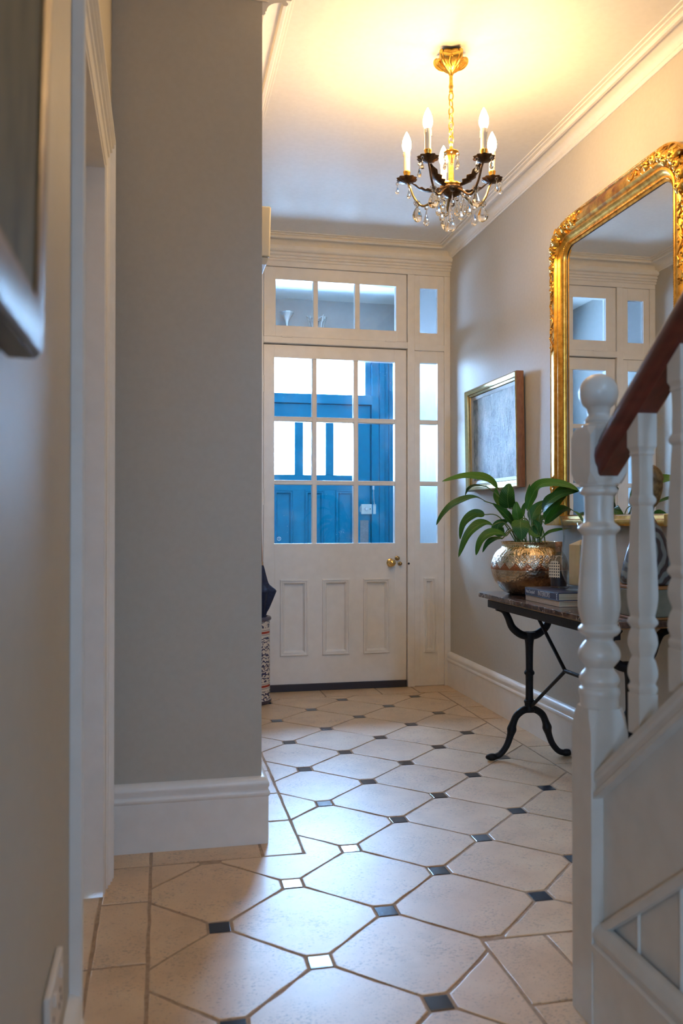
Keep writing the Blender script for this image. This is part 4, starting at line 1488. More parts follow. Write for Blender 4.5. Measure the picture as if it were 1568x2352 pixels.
# bottom rail
BR = [(0, 0), (0, .040), (.010, .043), (.022, .040), (.026, .030), (.038, .026), (.042, .014), (.046, 0)]
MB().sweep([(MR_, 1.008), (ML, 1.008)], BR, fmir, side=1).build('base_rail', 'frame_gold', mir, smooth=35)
box('plinth_block', 'frame_gold', (MX - .052, MX, ML - .135, ML + .004, 1.006, 1.052), mir, .003)
box('plinth_block', 'frame_gold', (MX - .052, MX, MR_ - .004, MR_ + .135, 1.006, 1.052), mir, .003)
gp = [(y, z) for y, z in mpath(RC - .126, .126)]
MB().prism(gp[::-1], lambda u, v, h: Vector((h, u, v)), MX - .009, MX - .004).build('mirror_plate', 'mirror_glass', mir)
MB().sweep(mpath(RC - .124, .124), [(0, .010), (.007, .0115), (.007, .008), (0, .008)], fmir, side=1).build('inner_slip', 'frame_black', mir)


def along(path, step):
    P = [Vector(p) for p in path]
    out, carry = [], 0
    for a, b in zip(P[:-1], P[1:]):
        d = (b - a).length
        t = carry
        while t < d:
            out.append((a.lerp(b, t / d), (b - a).normalized()))
            t += step
        carry = t - d
    return out


def oct_bead(m, c, r, sx, M):
    v = [Vector(p) for p in ((sx, 0, 0), (-sx, 0, 0), (0, r, 0), (0, -r, 0), (0, 0, r))]
    m.add([M @ p + c for p in v], [(0, 2, 4), (2, 1, 4), (1, 3, 4), (3, 0, 4)])


m = MB()
for p, d in along(mpath(RC - .008, .008), .0062):
    M = Matrix(((0, 0, -1), (d.x, -d.y, 0), (d.y, d.x, 0))) @ Matrix.Rotation(.6, 3, 'Z')
    oct_bead(m, fmir(p.x, p.y, .030), .0036, .0055, M)
o = m.build('rope_edge', 'frame_gold', mir, smooth=60)
o['kind'] = 'stuff'
m = MB()
for i, (p, d) in enumerate(along(mpath(RC - .110, .110), .0085)):
    nrm = Vector((-d.y, d.x))
    for s in (-.0042, .0042):
        q = p + nrm * s
        M = Matrix(((0, 0, -1), (d.x, -d.y, 0), (d.y, d.x, 0))) @ Matrix.Rotation((.7 if s > 0 else -.7), 3, 'Z')
        oct_bead(m, fmir(q.x, q.y, .0215), .0036, .0056, M)
for i, (p, d) in enumerate(along([(MR_ + .01, 1.042), (ML - .01, 1.042)], .0085)):
    M = Matrix(((0, 0, -1), (d.x, -d.y, 0), (d.y, d.x, 0))) @ Matrix.Rotation(.7, 3, 'Z')
    oct_bead(m, fmir(p.x, p.y, .022), .004, .006, M)
o = m.build('foliate_border', 'frame_gold', mir, smooth=60)
o['kind'] = 'stuff'


def flower(m, c, r):
    """carved rose: two rings of overlapping petals round a bud; the room is towards -X"""
    for ring_n, rad, tilt, size in ((6, .72, .55, .46), (4, .34, .95, .36)):
        for k in range(ring_n):
            a = 2 * PI * (k + random.random() * .35) / ring_n + ring_n
            rd = Vector((0, math.cos(a), math.sin(a)))
            nrm = (Vector((-1, 0, 0)) * tilt + rd * (1 - tilt)).normalized()
            M = nrm.to_track_quat('Z', 'Y').to_matrix()
            m.ball(c + rd * r * rad + Vector((-r * .22 * (ring_n < 5), 0, 0)), (r * size, r * size * .9, r * .15), 8, 5, M=M)
    m.ball(c + Vector((-r * .38, 0, 0)), r * .22, 7, 5)


def carved_leaf(m, p, d, ang, ln, h0):
    """notched leaf in relief lying on the frame, its tip lifting towards the room"""
    ca, sa = math.cos(ang), math.sin(ang)
    e = Vector((d.x * ca - d.y * sa, d.x * sa + d.y * ca))
    q = Vector((-e.y, e.x))
    v, f = [], []
    n = 8
    for i in range(n + 1):
        t = i / n
        wv = ln * .40 * math.sin(PI * (.10 + t * .88)) ** .8 * (1 - t) ** .35 * (1.15 if i % 2 else .78) + .0004
        hh = h0 + ln * (.12 * math.sin(PI * t) + .02 * t - .10 * t * t)
        for o, dh in ((-1, -.010), (-.5, .002), (0, .006), (.5, .002), (1, -.010)):
            u = p + e * (ln * t) + q * (wv * o)
            v.append(fmir(u.x, u.y, hh + dh * ln / .05))
    for i in range(n):
        for k in range(4):
            a = i * 5 + k
            f.append((a, a + 1, a + 6, a + 5))
    m.add(v, f)


def spray(path, sizes, name='flower_carving'):
    m = MB()
    for i, ((p, d), s) in enumerate(zip(path, sizes)):
        nrm = Vector((-d.y, d.x))
        if s > .0165 and i % 2 == 0:
            e = p + nrm * random.uniform(-.010, .010)
            flower(m, fmir(e.x, e.y, .047), s * 1.15)
            for q in (-1, 1):
                carved_leaf(m, p + nrm * q * s * .55, d, q * random.uniform(.5, 1.2) + (PI if random.random() < .5 else 0) * 1.0, s * 1.35, .041)
        else:
            for q in (-1, 1):
                carved_leaf(m, p + nrm * q * .006, d, q * random.uniform(.35, .9) + (PI if i % 3 == 0 else 0), s * random.uniform(1.5, 2.0), .041)
            if i % 2:
                e = p + nrm * random.uniform(-.012, .012)
                m.ball(fmir(e.x, e.y, .047), s * .42, 7, 5)
    for k in range(0, len(path) - 4, 4):
        pts = []
        for j in range(5):
            p, d = path[k + j]
            e = p + Vector((-d.y, d.x)) * .014 * math.sin(j * PI / 2 + k)
            pts.append(fmir(e.x, e.y, .045))
        m.tube(spline(pts, 4), .0028, 6)
    return m.build(name, 'frame_gold', mir, smooth=50)


mid = mpath(RC - .045, .045, 12)
full = along(mid, .021)
tot = len(full)
iz = [i for i, (p, d) in enumerate(full)]


def find(y, z):
    return min(iz, key=lambda i: (full[i][0] - Vector((y, z))).length)


def spray_between(a, b, peak):
    seg = full[a:b]
    sz = []
    for i in range(len(seg)):
        t = abs((a + i) - peak) / max(1, max(peak - a, b - peak))
        sz.append(max(.0105, .027 * (1 - t ** .9)) * random.uniform(.85, 1.15))
    spray(seg, sz)


spray_between(find(ML - .05, 1.78), find(3.28, MT - .05), find(ML - .085, MT - .085))
spray_between(find(2.90, MT - .05), find(MR_ + .05, 1.80), find(MR_ + .085, MT - .085))
spray_between(1, find(ML - .05, 1.24), 2)
spray_between(find(MR_ + .05, 1.24), tot - 1, tot - 3)

# ------------------------------------------------------------------ painting on the right wall
def picture(name, x_back, y0, y1, z0, z1, depth, face, prof, fmat, cmat, side_mat, label, sgn, tilt=0.0, slip=None, fw=.04):
    r = root(name, (x_back, (y0 + y1) / 2, z0), label, 'painting')
    f = fYZ(x_back, sgn)
    ring_ = [(y0, z0), (y1, z0), (y1, z1), (y0, z1)]
    MB().sweep(ring_, prof, f, True, side=1).build('frame', fmat, r, smooth=35)
    MB().sweep(ring_, [(-.0008, .001), (-.0008, depth * .90), (.003, depth * .90), (.003, .001)], f, True, side=1).build('frame_side', side_mat, r)
    if slip:
        MB().sweep([(y0 + fw, z0 + fw), (y1 - fw, z0 + fw), (y1 - fw, z1 - fw), (y0 + fw, z1 - fw)], [(0, face - .006), (0, face + .006), (.018, face + .001), (.018, face - .006)], f, True, side=1).build('slip', slip, r)
    bx_ = sorted((x_back + sgn * (face - .008), x_back + sgn * face))
    box('canvas', cmat, (bx_[0], bx_[1], y0 + fw - .004, y1 - fw + .004, z0 + fw - .004, z1 - fw + .004), r)
    r.rotation_euler = (0, tilt, 0)
    return r


PF = [(0, 0), (0, .040), (.006, .044), (.012, .042), (.018, .036), (.024, .034), (.026, .026), (.036, .022), (.040, .014), (.040, 0)]
picture('framed_painting', XR - .006, 3.925, 4.655, 1.195, 1.770, .044, .010, PF, 'frame_silver_gilt', 'painting_blue', 'frame_side_wood', 'blue grey abstract painting in a slim gilt frame near the door', -1, -.015, 'frame_slip')
PL = [(0, 0), (0, .028), (.004, .033), (.012, .0355), (.044, .0355), (.050, .034), (.053, .030), (.053, 0)]
picture('dark_framed_painting', XL + .004, .20, .892, 1.190, 2.06, .030, .0315, PL, 'frame_bronze', 'painting_dark', 'frame_black', 'muted green painting in a dark gilt frame beside the cream doorway', 1, .022, None, .057)

# ------------------------------------------------------------------ console table
TX0, TX1, TY0, TY1, TZ = 1.362, 1.757, 2.40, 3.580, .712
tb = root('console_table', (1.56, 3.0, 0), 'brown marble topped console table on black cast iron trestles', 'table')
c = .03
out = [(TX0, TY0 + c), (TX0, TY1 - c * 1.6), (TX0 + c, TY1), (TX1, TY1), (TX1, TY0), (TX0 + c, TY0)]
o = MB().prism(out[::-1], fXY, TZ - .020, TZ).build('marble_top', 'brown_marble', tb, bevel=.003)
box('wooden_batten', 'pale_wood', (TX0 + .036, TX1 - .02, TY0 + .06, TY1 - .075, TZ - .031, TZ - .020), tb)
box('iron_rail', 'iron_black', (TX0 + .034, TX0 + .058, TY0 + .05, TY1 - .066, TZ - .063, TZ - .031), tb, .002)
box('iron_rail', 'iron_black', (TX1 - .055, TX1 - .031, TY0 + .05, TY1 - .066, TZ - .063, TZ - .031), tb, .002)
for y in (3.44, 2.63):
    tt = MB()
    xc = 1.558
    tt.lathe(rings([(.021, .200), (.024, .208), (.020, .218), (.021, .235), (.024, .245), (.020, .252), (.0165, .262), (.0165, .355), (.021, .362), (.022, .372), (.017, .380), (.0155, .392), (.0165, .470), (.019, .505), (.024, .530), (.026, .545)], 3), 16, (xc, y, 0))
    tr_ = tt.build('trestle_column', 'iron_black', tb, smooth=50)
    for s in (-1, 1):
        w_ = s * .165
        pts = spline([(xc + s * .006, y, .528), (xc + s * .040, y, .536), (xc + s * .078, y, .566), (xc + s * .098, y, .610), (xc + s * .118, y, .640), (xc + s * .150, y, .652)], 6)
        MB().tube(pts, [.019 - .007 * i / (len(pts) - 1) for i in range(len(pts))], 10).build('yoke_arm', 'iron_black', tr_, smooth=60)
        pts = spline([(xc, y, .212), (xc + s * .028, y, .208), (xc + s * .060, y, .185), (xc + s * .078, y, .145), (xc + s * .086, y, .110), (xc + s * .105, y, .060), (xc + s * .135, y, .024), (xc + s * .165, y, .014)], 6)
        n = len(pts)
        rr = []
        for i in range(n):
            t = i / (n - 1)
            r = .0165 - .004 * t
            r += .006 * math.exp(-((t - .50) / .07) ** 2)
            rr.append(min(r, max(.010, pts[i].z - .001)))
        MB().tube(pts, rr, 10).build('leg', 'iron_black', tr_, smooth=60)
        MB().ball((xc + s * .172, y, .015), (.030, .017, .0148), 12, 8).build('foot', 'iron_black', tr_, smooth=180)
jy0, jy1, jz = 3.105, 2.975, .434
for (ya, za, yb) in ((3.39, .645, jy0), (3.425, .225, jy0), (2.69, .645, jy1), (2.645, .225, jy1)):
    MB().tube([(1.558, ya, za), (1.558, yb, jz)], .0075, 8).build('brace_rod', 'iron_black', tb, smooth=60)
MB().tube([(1.558, jy0 + .006, jz), (1.558, jy1 - .006, jz)], .0085, 8).build('brace_link', 'iron_black', tb, smooth=60)
for y in (3.40, 2.68):
    box('cross_bar', 'iron_black', (TX0 + .05, TX1 - .05, y - .012, y + .012, TZ - .060, TZ - .045), tb)

# ------------------------------------------------------------------ pot and plant
PC = Vector((1.548, 3.415, TZ))
pot = root('hammered_pot', PC, 'round hammered brass pot with a copper patterned band', 'pot')
out_p = rings([(.070, 0), (.090, .003), (.118, .020), (.148, .058), (.163, .105), (.160, .140), (.145, .175), (.122, .198), (.117, .203), (.116, .214), (.120, .222), (.121, .226)], 4)
in_p = [(.117, .226), (.113, .212), (.115, .203), (.140, .172), (.150, .14), (.150, .12)]
MB().lathe(out_p + in_p, 64, PC).build('body', 'hammered_metal', pot, smooth=50, origin=PC)
MB().lathe([(.1135, .196), (.09, .200), (.01, .203)], 32, PC).build('soil', 'soil', pot, smooth=60)

plant = root('leafy_plant', PC + Vector((0, 0, .20)), 'broad-leaved green houseplant growing in the hammered brass pot', 'plant')
DP = PC.y * math.cos(YAW) + PC.x * math.sin(YAW)


def cp(x, y, d=0.0):
    """crop position in the plant detail -> place, d metres nearer (-) or farther (+) than the pot's middle"""
    return on_depth(1000 + .2232 * x, 1060 + .2232 * y, DP + d)


def leaf(pts, width, face, curl=.25, stem=True, bx=0, by=0):
    """pts from leaf base to tip; face = direction the upper side faces"""
    P = spline(pts, 6)
    n = len(P)
    v, f, uv = [], [], []
    for i, p in enumerate(P):
        t = i / (n - 1)
        tg = (P[min(i + 1, n - 1)] - P[max(i - 1, 0)]).normalized()
        s = tg.cross(face).normalized()
        nn = s.cross(tg).normalized()
        wv = width * .5 * (math.sin(PI * min(1, t ** .72)) ** .85 if t < .999 else 0) + .0008
        wv *= 1 + .05 * math.sin(9 * t + width * 99)
        for k, o in enumerate((-1, -.66, -.33, 0, .33, .66, 1)):
            v.append(p + s * o * wv + nn * (curl * wv * (abs(o) ** 1.4) + .03 * wv * math.sin(14 * t + o * 2)))
            uv.append((.5 + o * .5, t))
    for i in range(n - 1):
        for k in range(6):
            a = i * 7 + k
            f.append((a, a + 1, a + 8, a + 7))
    o = MB().add(v, f).build('leaf', 'leaf_green', plant, smooth=180, origin=P[0])
    lay = o.data.uv_layers.new(name='UVMap')
    for poly in o.data.polygons:
        for li in poly.loop_indices:
            lay.data[li].uv = uv[o.data.loops[li].vertex_index]
    if stem:
        b = PC + Vector((bx, by, .202))
        q = b.lerp(P[0], .55) + Vector((0, 0, .05))
        MB().tube(spline([b, q, P[0], P[1]], 5), .0024, 6).build('stem', 'leaf_stem', o, smooth=60)
    return o


UP = Vector((0, 0, 1))
TOC = Vector((-.40, -.90, .2)).normalized()
TOCU = Vector((-.25, -.55, .8)).normalized()
LEFTY = Vector((-.9, -.1, .45)).normalized()
leaf([cp(640, 268, -.02), cp(520, 175, -.04), cp(300, 150, -.06), cp(66, 205, -.08)], .052, (UP + TOC * 1.2).normalized(), .2, bx=-.02)
leaf([cp(532, 265, .03), cp(420, 250, .05), cp(345, 285, .07), cp(306, 352, .08)], .040, UP, .3, bx=-.03)
leaf([cp(512, 410, -.05), cp(385, 370, -.08), cp(190, 440, -.11), cp(75, 545, -.12), cp(8, 655, -.12)], .050, (UP + TOC * .45).normalized(), .25, bx=-.04, by=-.02)
leaf([cp(505, 546, -.02), cp(400, 545, -.03), cp(290, 640, -.04), cp(252, 800, -.04)], .046, (LEFTY + TOC).normalized(), .25, bx=-.05)
leaf([cp(590, 655, -.08), cp(470, 640, -.11), cp(330, 760, -.13), cp(236, 985, -.14)], .048, (UP + TOC * 1.0).normalized(), .3, bx=-.05, by=-.03)
leaf([cp(730, 762, -.12), cp(590, 735, -.14), cp(470, 810, -.15), cp(416, 965, -.15)], .046, (UP + TOC).normalized(), .3, bx=-.04, by=-.05)
leaf([cp(690, 790, -.09), cp(600, 800, -.12), cp(530, 850, -.13), cp(484, 935, -.13)], .028, (UP + TOC).normalized(), .3, bx=-.05, by=-.05)
leaf([cp(755, 480, -.03), cp(740, 400, -.05), cp(745, 310, -.06), cp(755, 222, -.05)], .072, (TOC + LEFTY * .3).normalized(), .25, bx=-.01)
leaf([cp(655, 450, .04), cp(630, 380, .05), cp(622, 320, .05), cp(620, 270, .05)], .026, TOC, .2, bx=-.03, by=.03)
leaf([cp(800, 640, -.03), cp(740, 570, -.04), cp(665, 500, -.05), cp(585, 430, -.06)], .042, (TOC + UP * .6).normalized(), .25, bx=-.02, by=-.02)
leaf([cp(868, 640, -.06), cp(845, 560, -.07), cp(832, 480, -.07), cp(832, 412, -.06)], .042, TOC, .25, bx=.0, by=-.03)
leaf([cp(872, 600, -.13), cp(872, 650, -.16), cp(880, 720, -.17), cp(887, 812, -.17)], .074, (TOC + UP * .25).normalized(), .12, bx=.01, by=-.05)
leaf([cp(940, 500, .02), cp(985, 370, .01), cp(1070, 245, -.03), cp(1230, 225, -.08), cp(1380, 255, -.13), cp(1470, 300, -.15)], .050, (TOC + UP * .5).normalized(), .25, bx=.02)
leaf([cp(1100, 515, .0), cp(1160, 420, -.05), cp(1290, 340, -.09), cp(1490, 300, -.13)], .056, (TOC + UP * .5).normalized(), .25, bx=.04, by=.01)
leaf([cp(985, 610, .05), cp(1010, 530, .06), cp(1060, 460, .07), cp(1130, 405, .08)], .050, TOC, .25, bx=.03, by=.03)
leaf([cp(955, 490, .05), cp(945, 410, .06), cp(955, 320, .06), cp(968, 232, .06)], .022, TOC, .3, bx=.02, by=.04)
leaf([cp(1090, 795, -.03), cp(1160, 735, -.05), cp(1260, 705, -.06), cp(1400, 690, -.06)], .026, (UP + TOC * .7).normalized(), .25, bx=.07, by=-.01)
leaf([cp(1040, 790, .0), cp(1052, 720, .0), cp(1040, 650, .0), cp(1005, 600, .0)], .042, TOC, .2, bx=.05, by=.0)
leaf([cp(700, 760, -.03), cp(640, 700, -.03), cp(660, 640, -.03), cp(750, 605, -.03)], .050, TOC, .2, bx=-.05, by=.0)
leaf([cp(900, 560, .06), cp(900, 500, .07), cp(915, 450, .07), cp(925, 420, .07)], .018, TOC, .3, bx=.01, by=.05)
leaf([cp(960, 700, -.08), cp(985, 740, -.10), cp(1030, 770, -.11), cp(1078, 768, -.12)], .022, (UP + TOC).normalized(), .2, bx=.04, by=-.05)
# leaves turned to the wall and the mirror
leaf([PC + Vector((.05, -.05, .30)), PC + Vector((.09, -.12, .36)), PC + Vector((.11, -.20, .35)), PC + Vector((.11, -.28, .30))], .055, (UP + Vector((.4, 0, 0))).normalized(), .25, bx=.04)
leaf([PC + Vector((.06, -.02, .32)), PC + Vector((.11, -.06, .42)), PC + Vector((.13, -.12, .45)), PC + Vector((.14, -.20, .43))], .06, (UP + Vector((.5, 0, 0))).normalized(), .25, bx=.04)
leaf([PC + Vector((.05, .05, .28)), PC + Vector((.10, .12, .34)), PC + Vector((.12, .18, .32)), PC + Vector((.12, .24, .25))], .05, (UP + Vector((.4, .2, 0))).normalized(), .25, bx=.04, by=.03)

# ------------------------------------------------------------------ books
def text_mesh(body, size, M, name, m, par, sx=1.0):
    cu = bpy.data.curves.new(name, 'FONT')
    cu.body = body
    cu.size = size
    cu.extrude = .0002
    cu.align_y = 'CENTER'
    tmp = bpy.data.objects.new('tmp', cu)
    col.objects.link(tmp)
    dg = bpy.context.evaluated_depsgraph_get()
    me = bpy.data.meshes.new_from_object(tmp.evaluated_get(dg))
    bpy.data.objects.remove(tmp)
    for v in me.vertices:
        v.co = M @ Vector((v.co.x * sx, v.co.y, v.co.z, )).to_4d().to_3d()
    c = sum((v.co for v in me.vertices), Vector()) / len(me.vertices)
    for v in me.vertices:
        v.co -= c
    me.materials.clear()
    me.materials.append(MATS[m])
    me.name = name
    o = bpy.data.objects.new(name, me)
    col.objects.link(o)
    put(o, c, par)
    return o


BX, BY0, BY1 = 1.412, 2.868, 3.158
bk_w = .225


def book(name, z0, z1, x0, y0, y1, cover, pages, label, hard=.003):
    b = root(name, (x0 + bk_w / 2, (y0 + y1) / 2, z0), label, 'book', 'books stacked on the marble table')
    m = MB()
    m.box(x0, x0 + bk_w, y0, y1, z0, z0 + hard)
    m.box(x0, x0 + bk_w, y0, y1, z1 - hard, z1)
    m.box(x0, x0 + hard, y0, y1, z0 + hard, z1 - hard)
    m.build('cover', cover, b, bevel=.001)
    box('pages', pages, (x0 + hard, x0 + bk_w - .005, y0 + .004, y1 - .004, z0 + hard, z1 - hard), b)
    return b


book('book', TZ + .0005, TZ + .021, BX + .003, BY0 - .003, BY1 + .0, 'book_linen', 'page_edge', 'thin linen bound book under the navy book')
bk = book('book', TZ + .0215, TZ + .052, BX, BY0, BY1, 'book_navy', 'page_edge', 'navy hardback book with white spine lettering, topmost on the stack')
zt = TZ + .0366
# spine faces -X; text runs from far (+Y) to near (-Y)
def spine_M(y):
    return Matrix(((0, 0, -1, BX - .0004), (-1, 0, 0, y), (0, 1, 0, zt), (0, 0, 0, 1)))


text_mesh('Nina Campbell', .0185, spine_M(BY1 - .010), 'spine_lettering', 'book_lettering', bk, .72)
text_mesh('INTERIORS', .0270, spine_M(BY1 - .120), 'spine_title', 'book_lettering', bk, .78)
for zz in (.0075, .0, -.0075):
    box('spine_imprint', 'book_lettering', (BX - .0005, BX + .0005, BY0 + .009, BY0 + .015, zt + zz - .0025, zt + zz + .0025), bk)
TB = TZ + .0525     # top of the books

# ------------------------------------------------------------------ bottle with tag
bc_ = Vector((1.528, 3.098, TB))
bt = root('reed_bottle', bc_, 'small corked glass bottle with a diamond patterned tag', 'bottle')
MB().lathe(rings([(.001, .0), (.031, .0), (.0325, .004), (.0325, .085), (.029, .100), (.017, .112), (.0125, .120), (.0125, .150), (.0145, .153), (.0145, .158)], 3), 28, bc_).build('glass_body', 'vessel_glass', bt, smooth=50)
MB().lathe([(.001, .006), (.0295, .006), (.0305, .014), (.0305, .066), (.001, .066)], 24, bc_).build('contents', 'reed_dark', bt, smooth=40)
MB().lathe([(.0105, .140), (.0118, .160), (.0135, .162), (.014, .178), (.0125, .180)], 18, bc_).build('cork', 'cork', bt, smooth=40)
# tag hangs on the side facing the camera-left
tdir = Vector((-.80, -.60, 0)).normalized()
tsid = Vector((-tdir.y, tdir.x, 0))
tp = [(-.023, 0), (.023, 0), (.023, .052), (.012, .066), (-.012, .066), (-.023, .052)]
# build in the tag's own axes so its pattern runs with it
me_o = MB().prism(tp, lambda u, v, h: Vector((h, u, v)), 0, .0012).build('paper_tag', 'diamond_tag', None, origin=(0, 0, 0))
me_o.rotation_euler = (0, 0, math.atan2(tdir.y, tdir.x))
put(me_o, bc_ + tdir * .036 + Vector((0, 0, .040)), bt)
MB().tube(spline([bc_ + tdir * .0365 + Vector((0, 0, .100)), bc_ + tdir * .028 + Vector((0, 0, .112)), bc_ + tdir * .014 + Vector((0, 0, .123))], 4), .0009, 5).build('tag_string', 'paper_cream', bt)
MB().tube([bc_ + Vector((.0138 * math.cos(a), .0138 * math.sin(a), .123 + .002 * math.sin(2 * a))) for a in [2 * PI * k / 16 for k in range(16)]], .0011, 5, True).build('neck_string', 'paper_cream', bt)

# ------------------------------------------------------------------ hurricane glass with candle
hc = Vector((1.552, 2.955, TB))
hg = root('hurricane_glass', hc, 'tall clear hurricane glass standing on the books', 'vase')
go = rings([(.001, 0), (.058, 0), (.060, .004), (.052, .009), (.050, .016), (.066, .040), (.076, .075), (.078, .115), (.072, .165), (.069, .205), (.074, .245), (.083, .280)], 4)
gi = rings([(.0815, .280), (.0722, .245), (.0672, .205), (.0702, .165), (.0762, .115), (.0742, .075), (.0642, .042), (.046, .019), (.001, .016)], 4)
MB().lathe(go + gi, 48, hc).build('glass_body', 'vessel_glass', hg, smooth=60)
sq = .034
cnd = root('pillar_candle', hc + Vector((0, 0, .0195)), 'square cream pillar candle inside the hurricane glass', 'candle')
M = Matrix.Rotation(.12, 3, 'Z')
m = MB()
pts = [M @ Vector(p) for p in ((-sq, -sq, 0), (sq, -sq, 0), (sq, sq, 0), (-sq, sq, 0))]
m.prism([(p.x, p.y) for p in pts], lambda u, v, h: hc + Vector((u, v, h)), .0195, .172)
ap = hc + Vector((0, 0, .197))
base = [hc + Vector((p.x, p.y, .172)) for p in pts]
inn = [hc + Vector((p.x * .12, p.y * .12, .190)) for p in pts]
m.add(base + inn, [(0, 1, 5, 4), (1, 2, 6, 5), (2, 3, 7, 6), (3, 0, 4, 7), (4, 5, 6, 7)])
m.build('wax_body', 'wax', cnd, bevel=.002)
MB().tube([hc + Vector((0, 0, .189)), hc + Vector((.001, 0, .200))], .001, 5).build('wick', 'switch_black', cnd)

# ------------------------------------------------------------------ box and figurine
gx, gy = 1.555, 2.512
gb = root('keepsake_box', (gx, gy, TZ), 'olive green square box with brown edging on the marble table', 'box')
hb = .088
box('box_body', 'box_green', (gx - hb, gx + hb, gy - hb, gy + hb, TZ + .008, TZ + .096), gb, .004)
box('foot_rim', 'box_edge', (gx - hb - .003, gx + hb + .003, gy - hb - .003, gy + hb + .003, TZ, TZ + .008), gb, .002)
box('lid', 'box_edge', (gx - hb - .002, gx + hb + .002, gy - hb - .002, gy + hb + .002, TZ + .096, TZ + .107), gb, .003)
fz = TZ + .107
fg = root('figurine', (gx, gy, fz), 'glazed figurine with swirl patterned robe and brown head on the green box', 'figurine')
robe = rings([(.070, 0), (.082, .004), (.084, .020), (.078, .060), (.067, .110), (.053, .155), (.040, .185), (.026, .203), (.020, .212)], 4)
MB().lathe(robe, 40, (gx, gy, fz), mod=lambda a, z: 1 + .045 * math.cos(7 * a) * max(0, 1 - z / .2)).build('robe', 'swirl_glaze', fg, smooth=60, origin=(gx - .05, gy - .05, fz + .11))
MB().lathe(rings([(.034, .186), (.026, .205), (.018, .222), (.017, .240), (.022, .256)], 3), 20, (gx, gy, fz)).build('neck', 'head_brown', fg, smooth=60)
hd = MB()
hd.lathe(rings([(.014, .246), (.030, .262), (.041, .290), (.046, .318), (.044, .346), (.034, .368), (.016, .381), (.001, .384)], 4), 28, (gx, gy, fz))
hdir = Vector((-.75, .66, 0)).normalized()
hs_ = Vector((-hdir.y, hdir.x, 0))
hd.ball(Vector((gx, gy, fz + .312)) + hdir * .045, (.008, .008, .013), 8, 6)
ho = hd.build('head', 'head_brown', fg, smooth=60)
for s in (-1, 1):
    MB().ball(Vector((gx, gy, fz + .326)) + hdir * .041 + hs_ * .016 * s, .005, 8, 6).build('eye', 'switch_black', ho, smooth=180)
    MB().ball(Vector((gx, gy, fz + .314)) + hs_ * .045 * s, (.005, .005, .012), 8, 6).build('ear', 'head_brown', ho, smooth=180)
MB().ball(Vector((gx, gy, fz + .292)) + hdir * .041, (.007, .007, .003), 8, 6).build('mouth', 'bronze_dark', ho, smooth=180)
MB().lathe(rings([(.0465, .338), (.0475, .350), (.040, .370), (.022, .388), (.001, .392)], 4), 28, (gx, gy, fz), mod=lambda a, z: 1 + .03 * math.cos(16 * a)).build('hair_cap', 'head_brown', ho, smooth=60)

# ------------------------------------------------------------------ umbrella stand and umbrella
ux, uy = .497, 4.815
us = root('umbrella_stand', (ux, uy, 0), 'blue and white patterned ceramic umbrella stand by the door', 'umbrella stand')
MB().lathe(rings([(.105, 0), (.112, .004), (.113, .018), (.107, .026), (.105, .05)], 3) + [(.104, .47)] + [(.096, .47), (.096, .03), (.001, .03)], 48, (ux, uy, 0)).build('body', 'blue_white_ceramic', us, smooth=50, origin=(ux, uy, 0))
MB().lathe([(.100 + .013 * math.cos(a), .475 + .013 * math.sin(a)) for a in [2 * PI * k / 12 for k in range(13)]], 40, (ux, uy, 0)).build('rim', 'ceramic_rim', us, smooth=60)
ub = Vector((ux + .054, uy - .008, .034))
um = root('folded_umbrella', ub, 'folded navy umbrella with a slim wooden cane handle in the stand', 'umbrella')


def um_mod(a, z):
    return 1 + .22 * math.cos(6 * a + z * 4) * min(1, max(0, (z - .40) / .1))


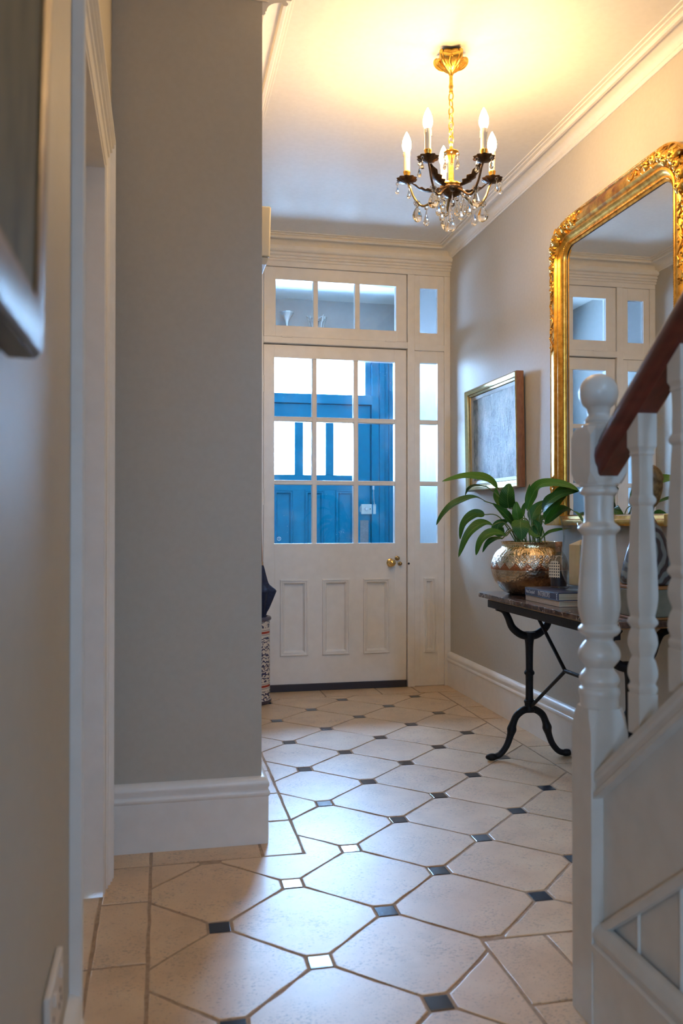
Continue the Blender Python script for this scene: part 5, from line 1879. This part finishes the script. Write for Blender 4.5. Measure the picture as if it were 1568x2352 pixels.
MB().lathe(rings([(.004, 0), (.012, .04), (.020, .20), (.024, .38), (.026, .46), (.040, .50), (.066, .575), (.072, .600), (.050, .622), (.036, .640), (.026, .680), (.015, .730), (.010, .742)], 3), 36, ub, mod=um_mod).build('canopy', 'navy_cloth', um, smooth=60)
MB().lathe([(.009, .738), (.0105, .742), (.0105, .760), (.008, .762)], 14, ub).build('collar', 'pale_wood', um, smooth=40)
hp = spline([ub + Vector((0, 0, .755)), ub + Vector((-.003, 0, .86)), ub + Vector((-.008, 0, .955)), ub + Vector((-.035, 0, 1.0)), ub + Vector((-.07, 0, .985)), ub + Vector((-.085, 0, .94))], 6)
MB().tube(hp, .0085, 10).build('cane_handle', 'cane_wood', um, smooth=60)

# ------------------------------------------------------------------ small wall fittings
m = root('door_chime', (.345, 3.07, 1.94), 'beige plastic door chime box high on the hall wall', 'door chime')
v = [(XS + .001, 3.0, 1.965), (.374, 3.0, 1.965), (.378, 3.0, 2.146), (XS + .001, 3.0, 2.146), (XS + .001, 3.15, 1.965), (.374, 3.15, 1.965), (.378, 3.15, 2.146), (XS + .001, 3.15, 2.146)]
MB().add(v, [(0, 1, 2, 3), (5, 4, 7, 6), (1, 5, 6, 2), (4, 0, 3, 7), (3, 2, 6, 7), (4, 5, 1, 0)]).build('cover', 'box_plastic', m, bevel=.006, seg=3)
v = [(XS + .001, 3.01, 1.940), (.362, 3.01, 1.940), (.370, 3.005, 1.964), (XS + .001, 3.005, 1.964), (XS + .001, 3.14, 1.940), (.362, 3.14, 1.940), (.370, 3.145, 1.964), (XS + .001, 3.145, 1.964)]
MB().add(v, [(0, 1, 2, 3), (5, 4, 7, 6), (1, 5, 6, 2), (4, 0, 3, 7), (3, 2, 6, 7), (4, 5, 1, 0)]).build('base_plate', 'box_plastic', m, bevel=.002)

s = root('wall_socket', (XL + .006, 1.27, .30), 'white double wall socket low on the wall by the cream doorway', 'socket')
box('face_plate', 'socket_plastic', (XL + .001, XL + .011, 1.197, 1.345, .300, .388), s, .003)
for y in (1.232, 1.310):
    box('rocker', 'socket_plastic', (XL + .011, XL + .0145, y - .006, y + .006, .360, .376), s, .001)
    for dy, dz in ((0, .018), (-.011, 0), (.011, 0)):
        box('pin_slot', 'socket_dark', (XL + .0105, XL + .0116, y + dy - .003, y + dy + .003, .322 + dz - .003, .322 + dz + .004), s)
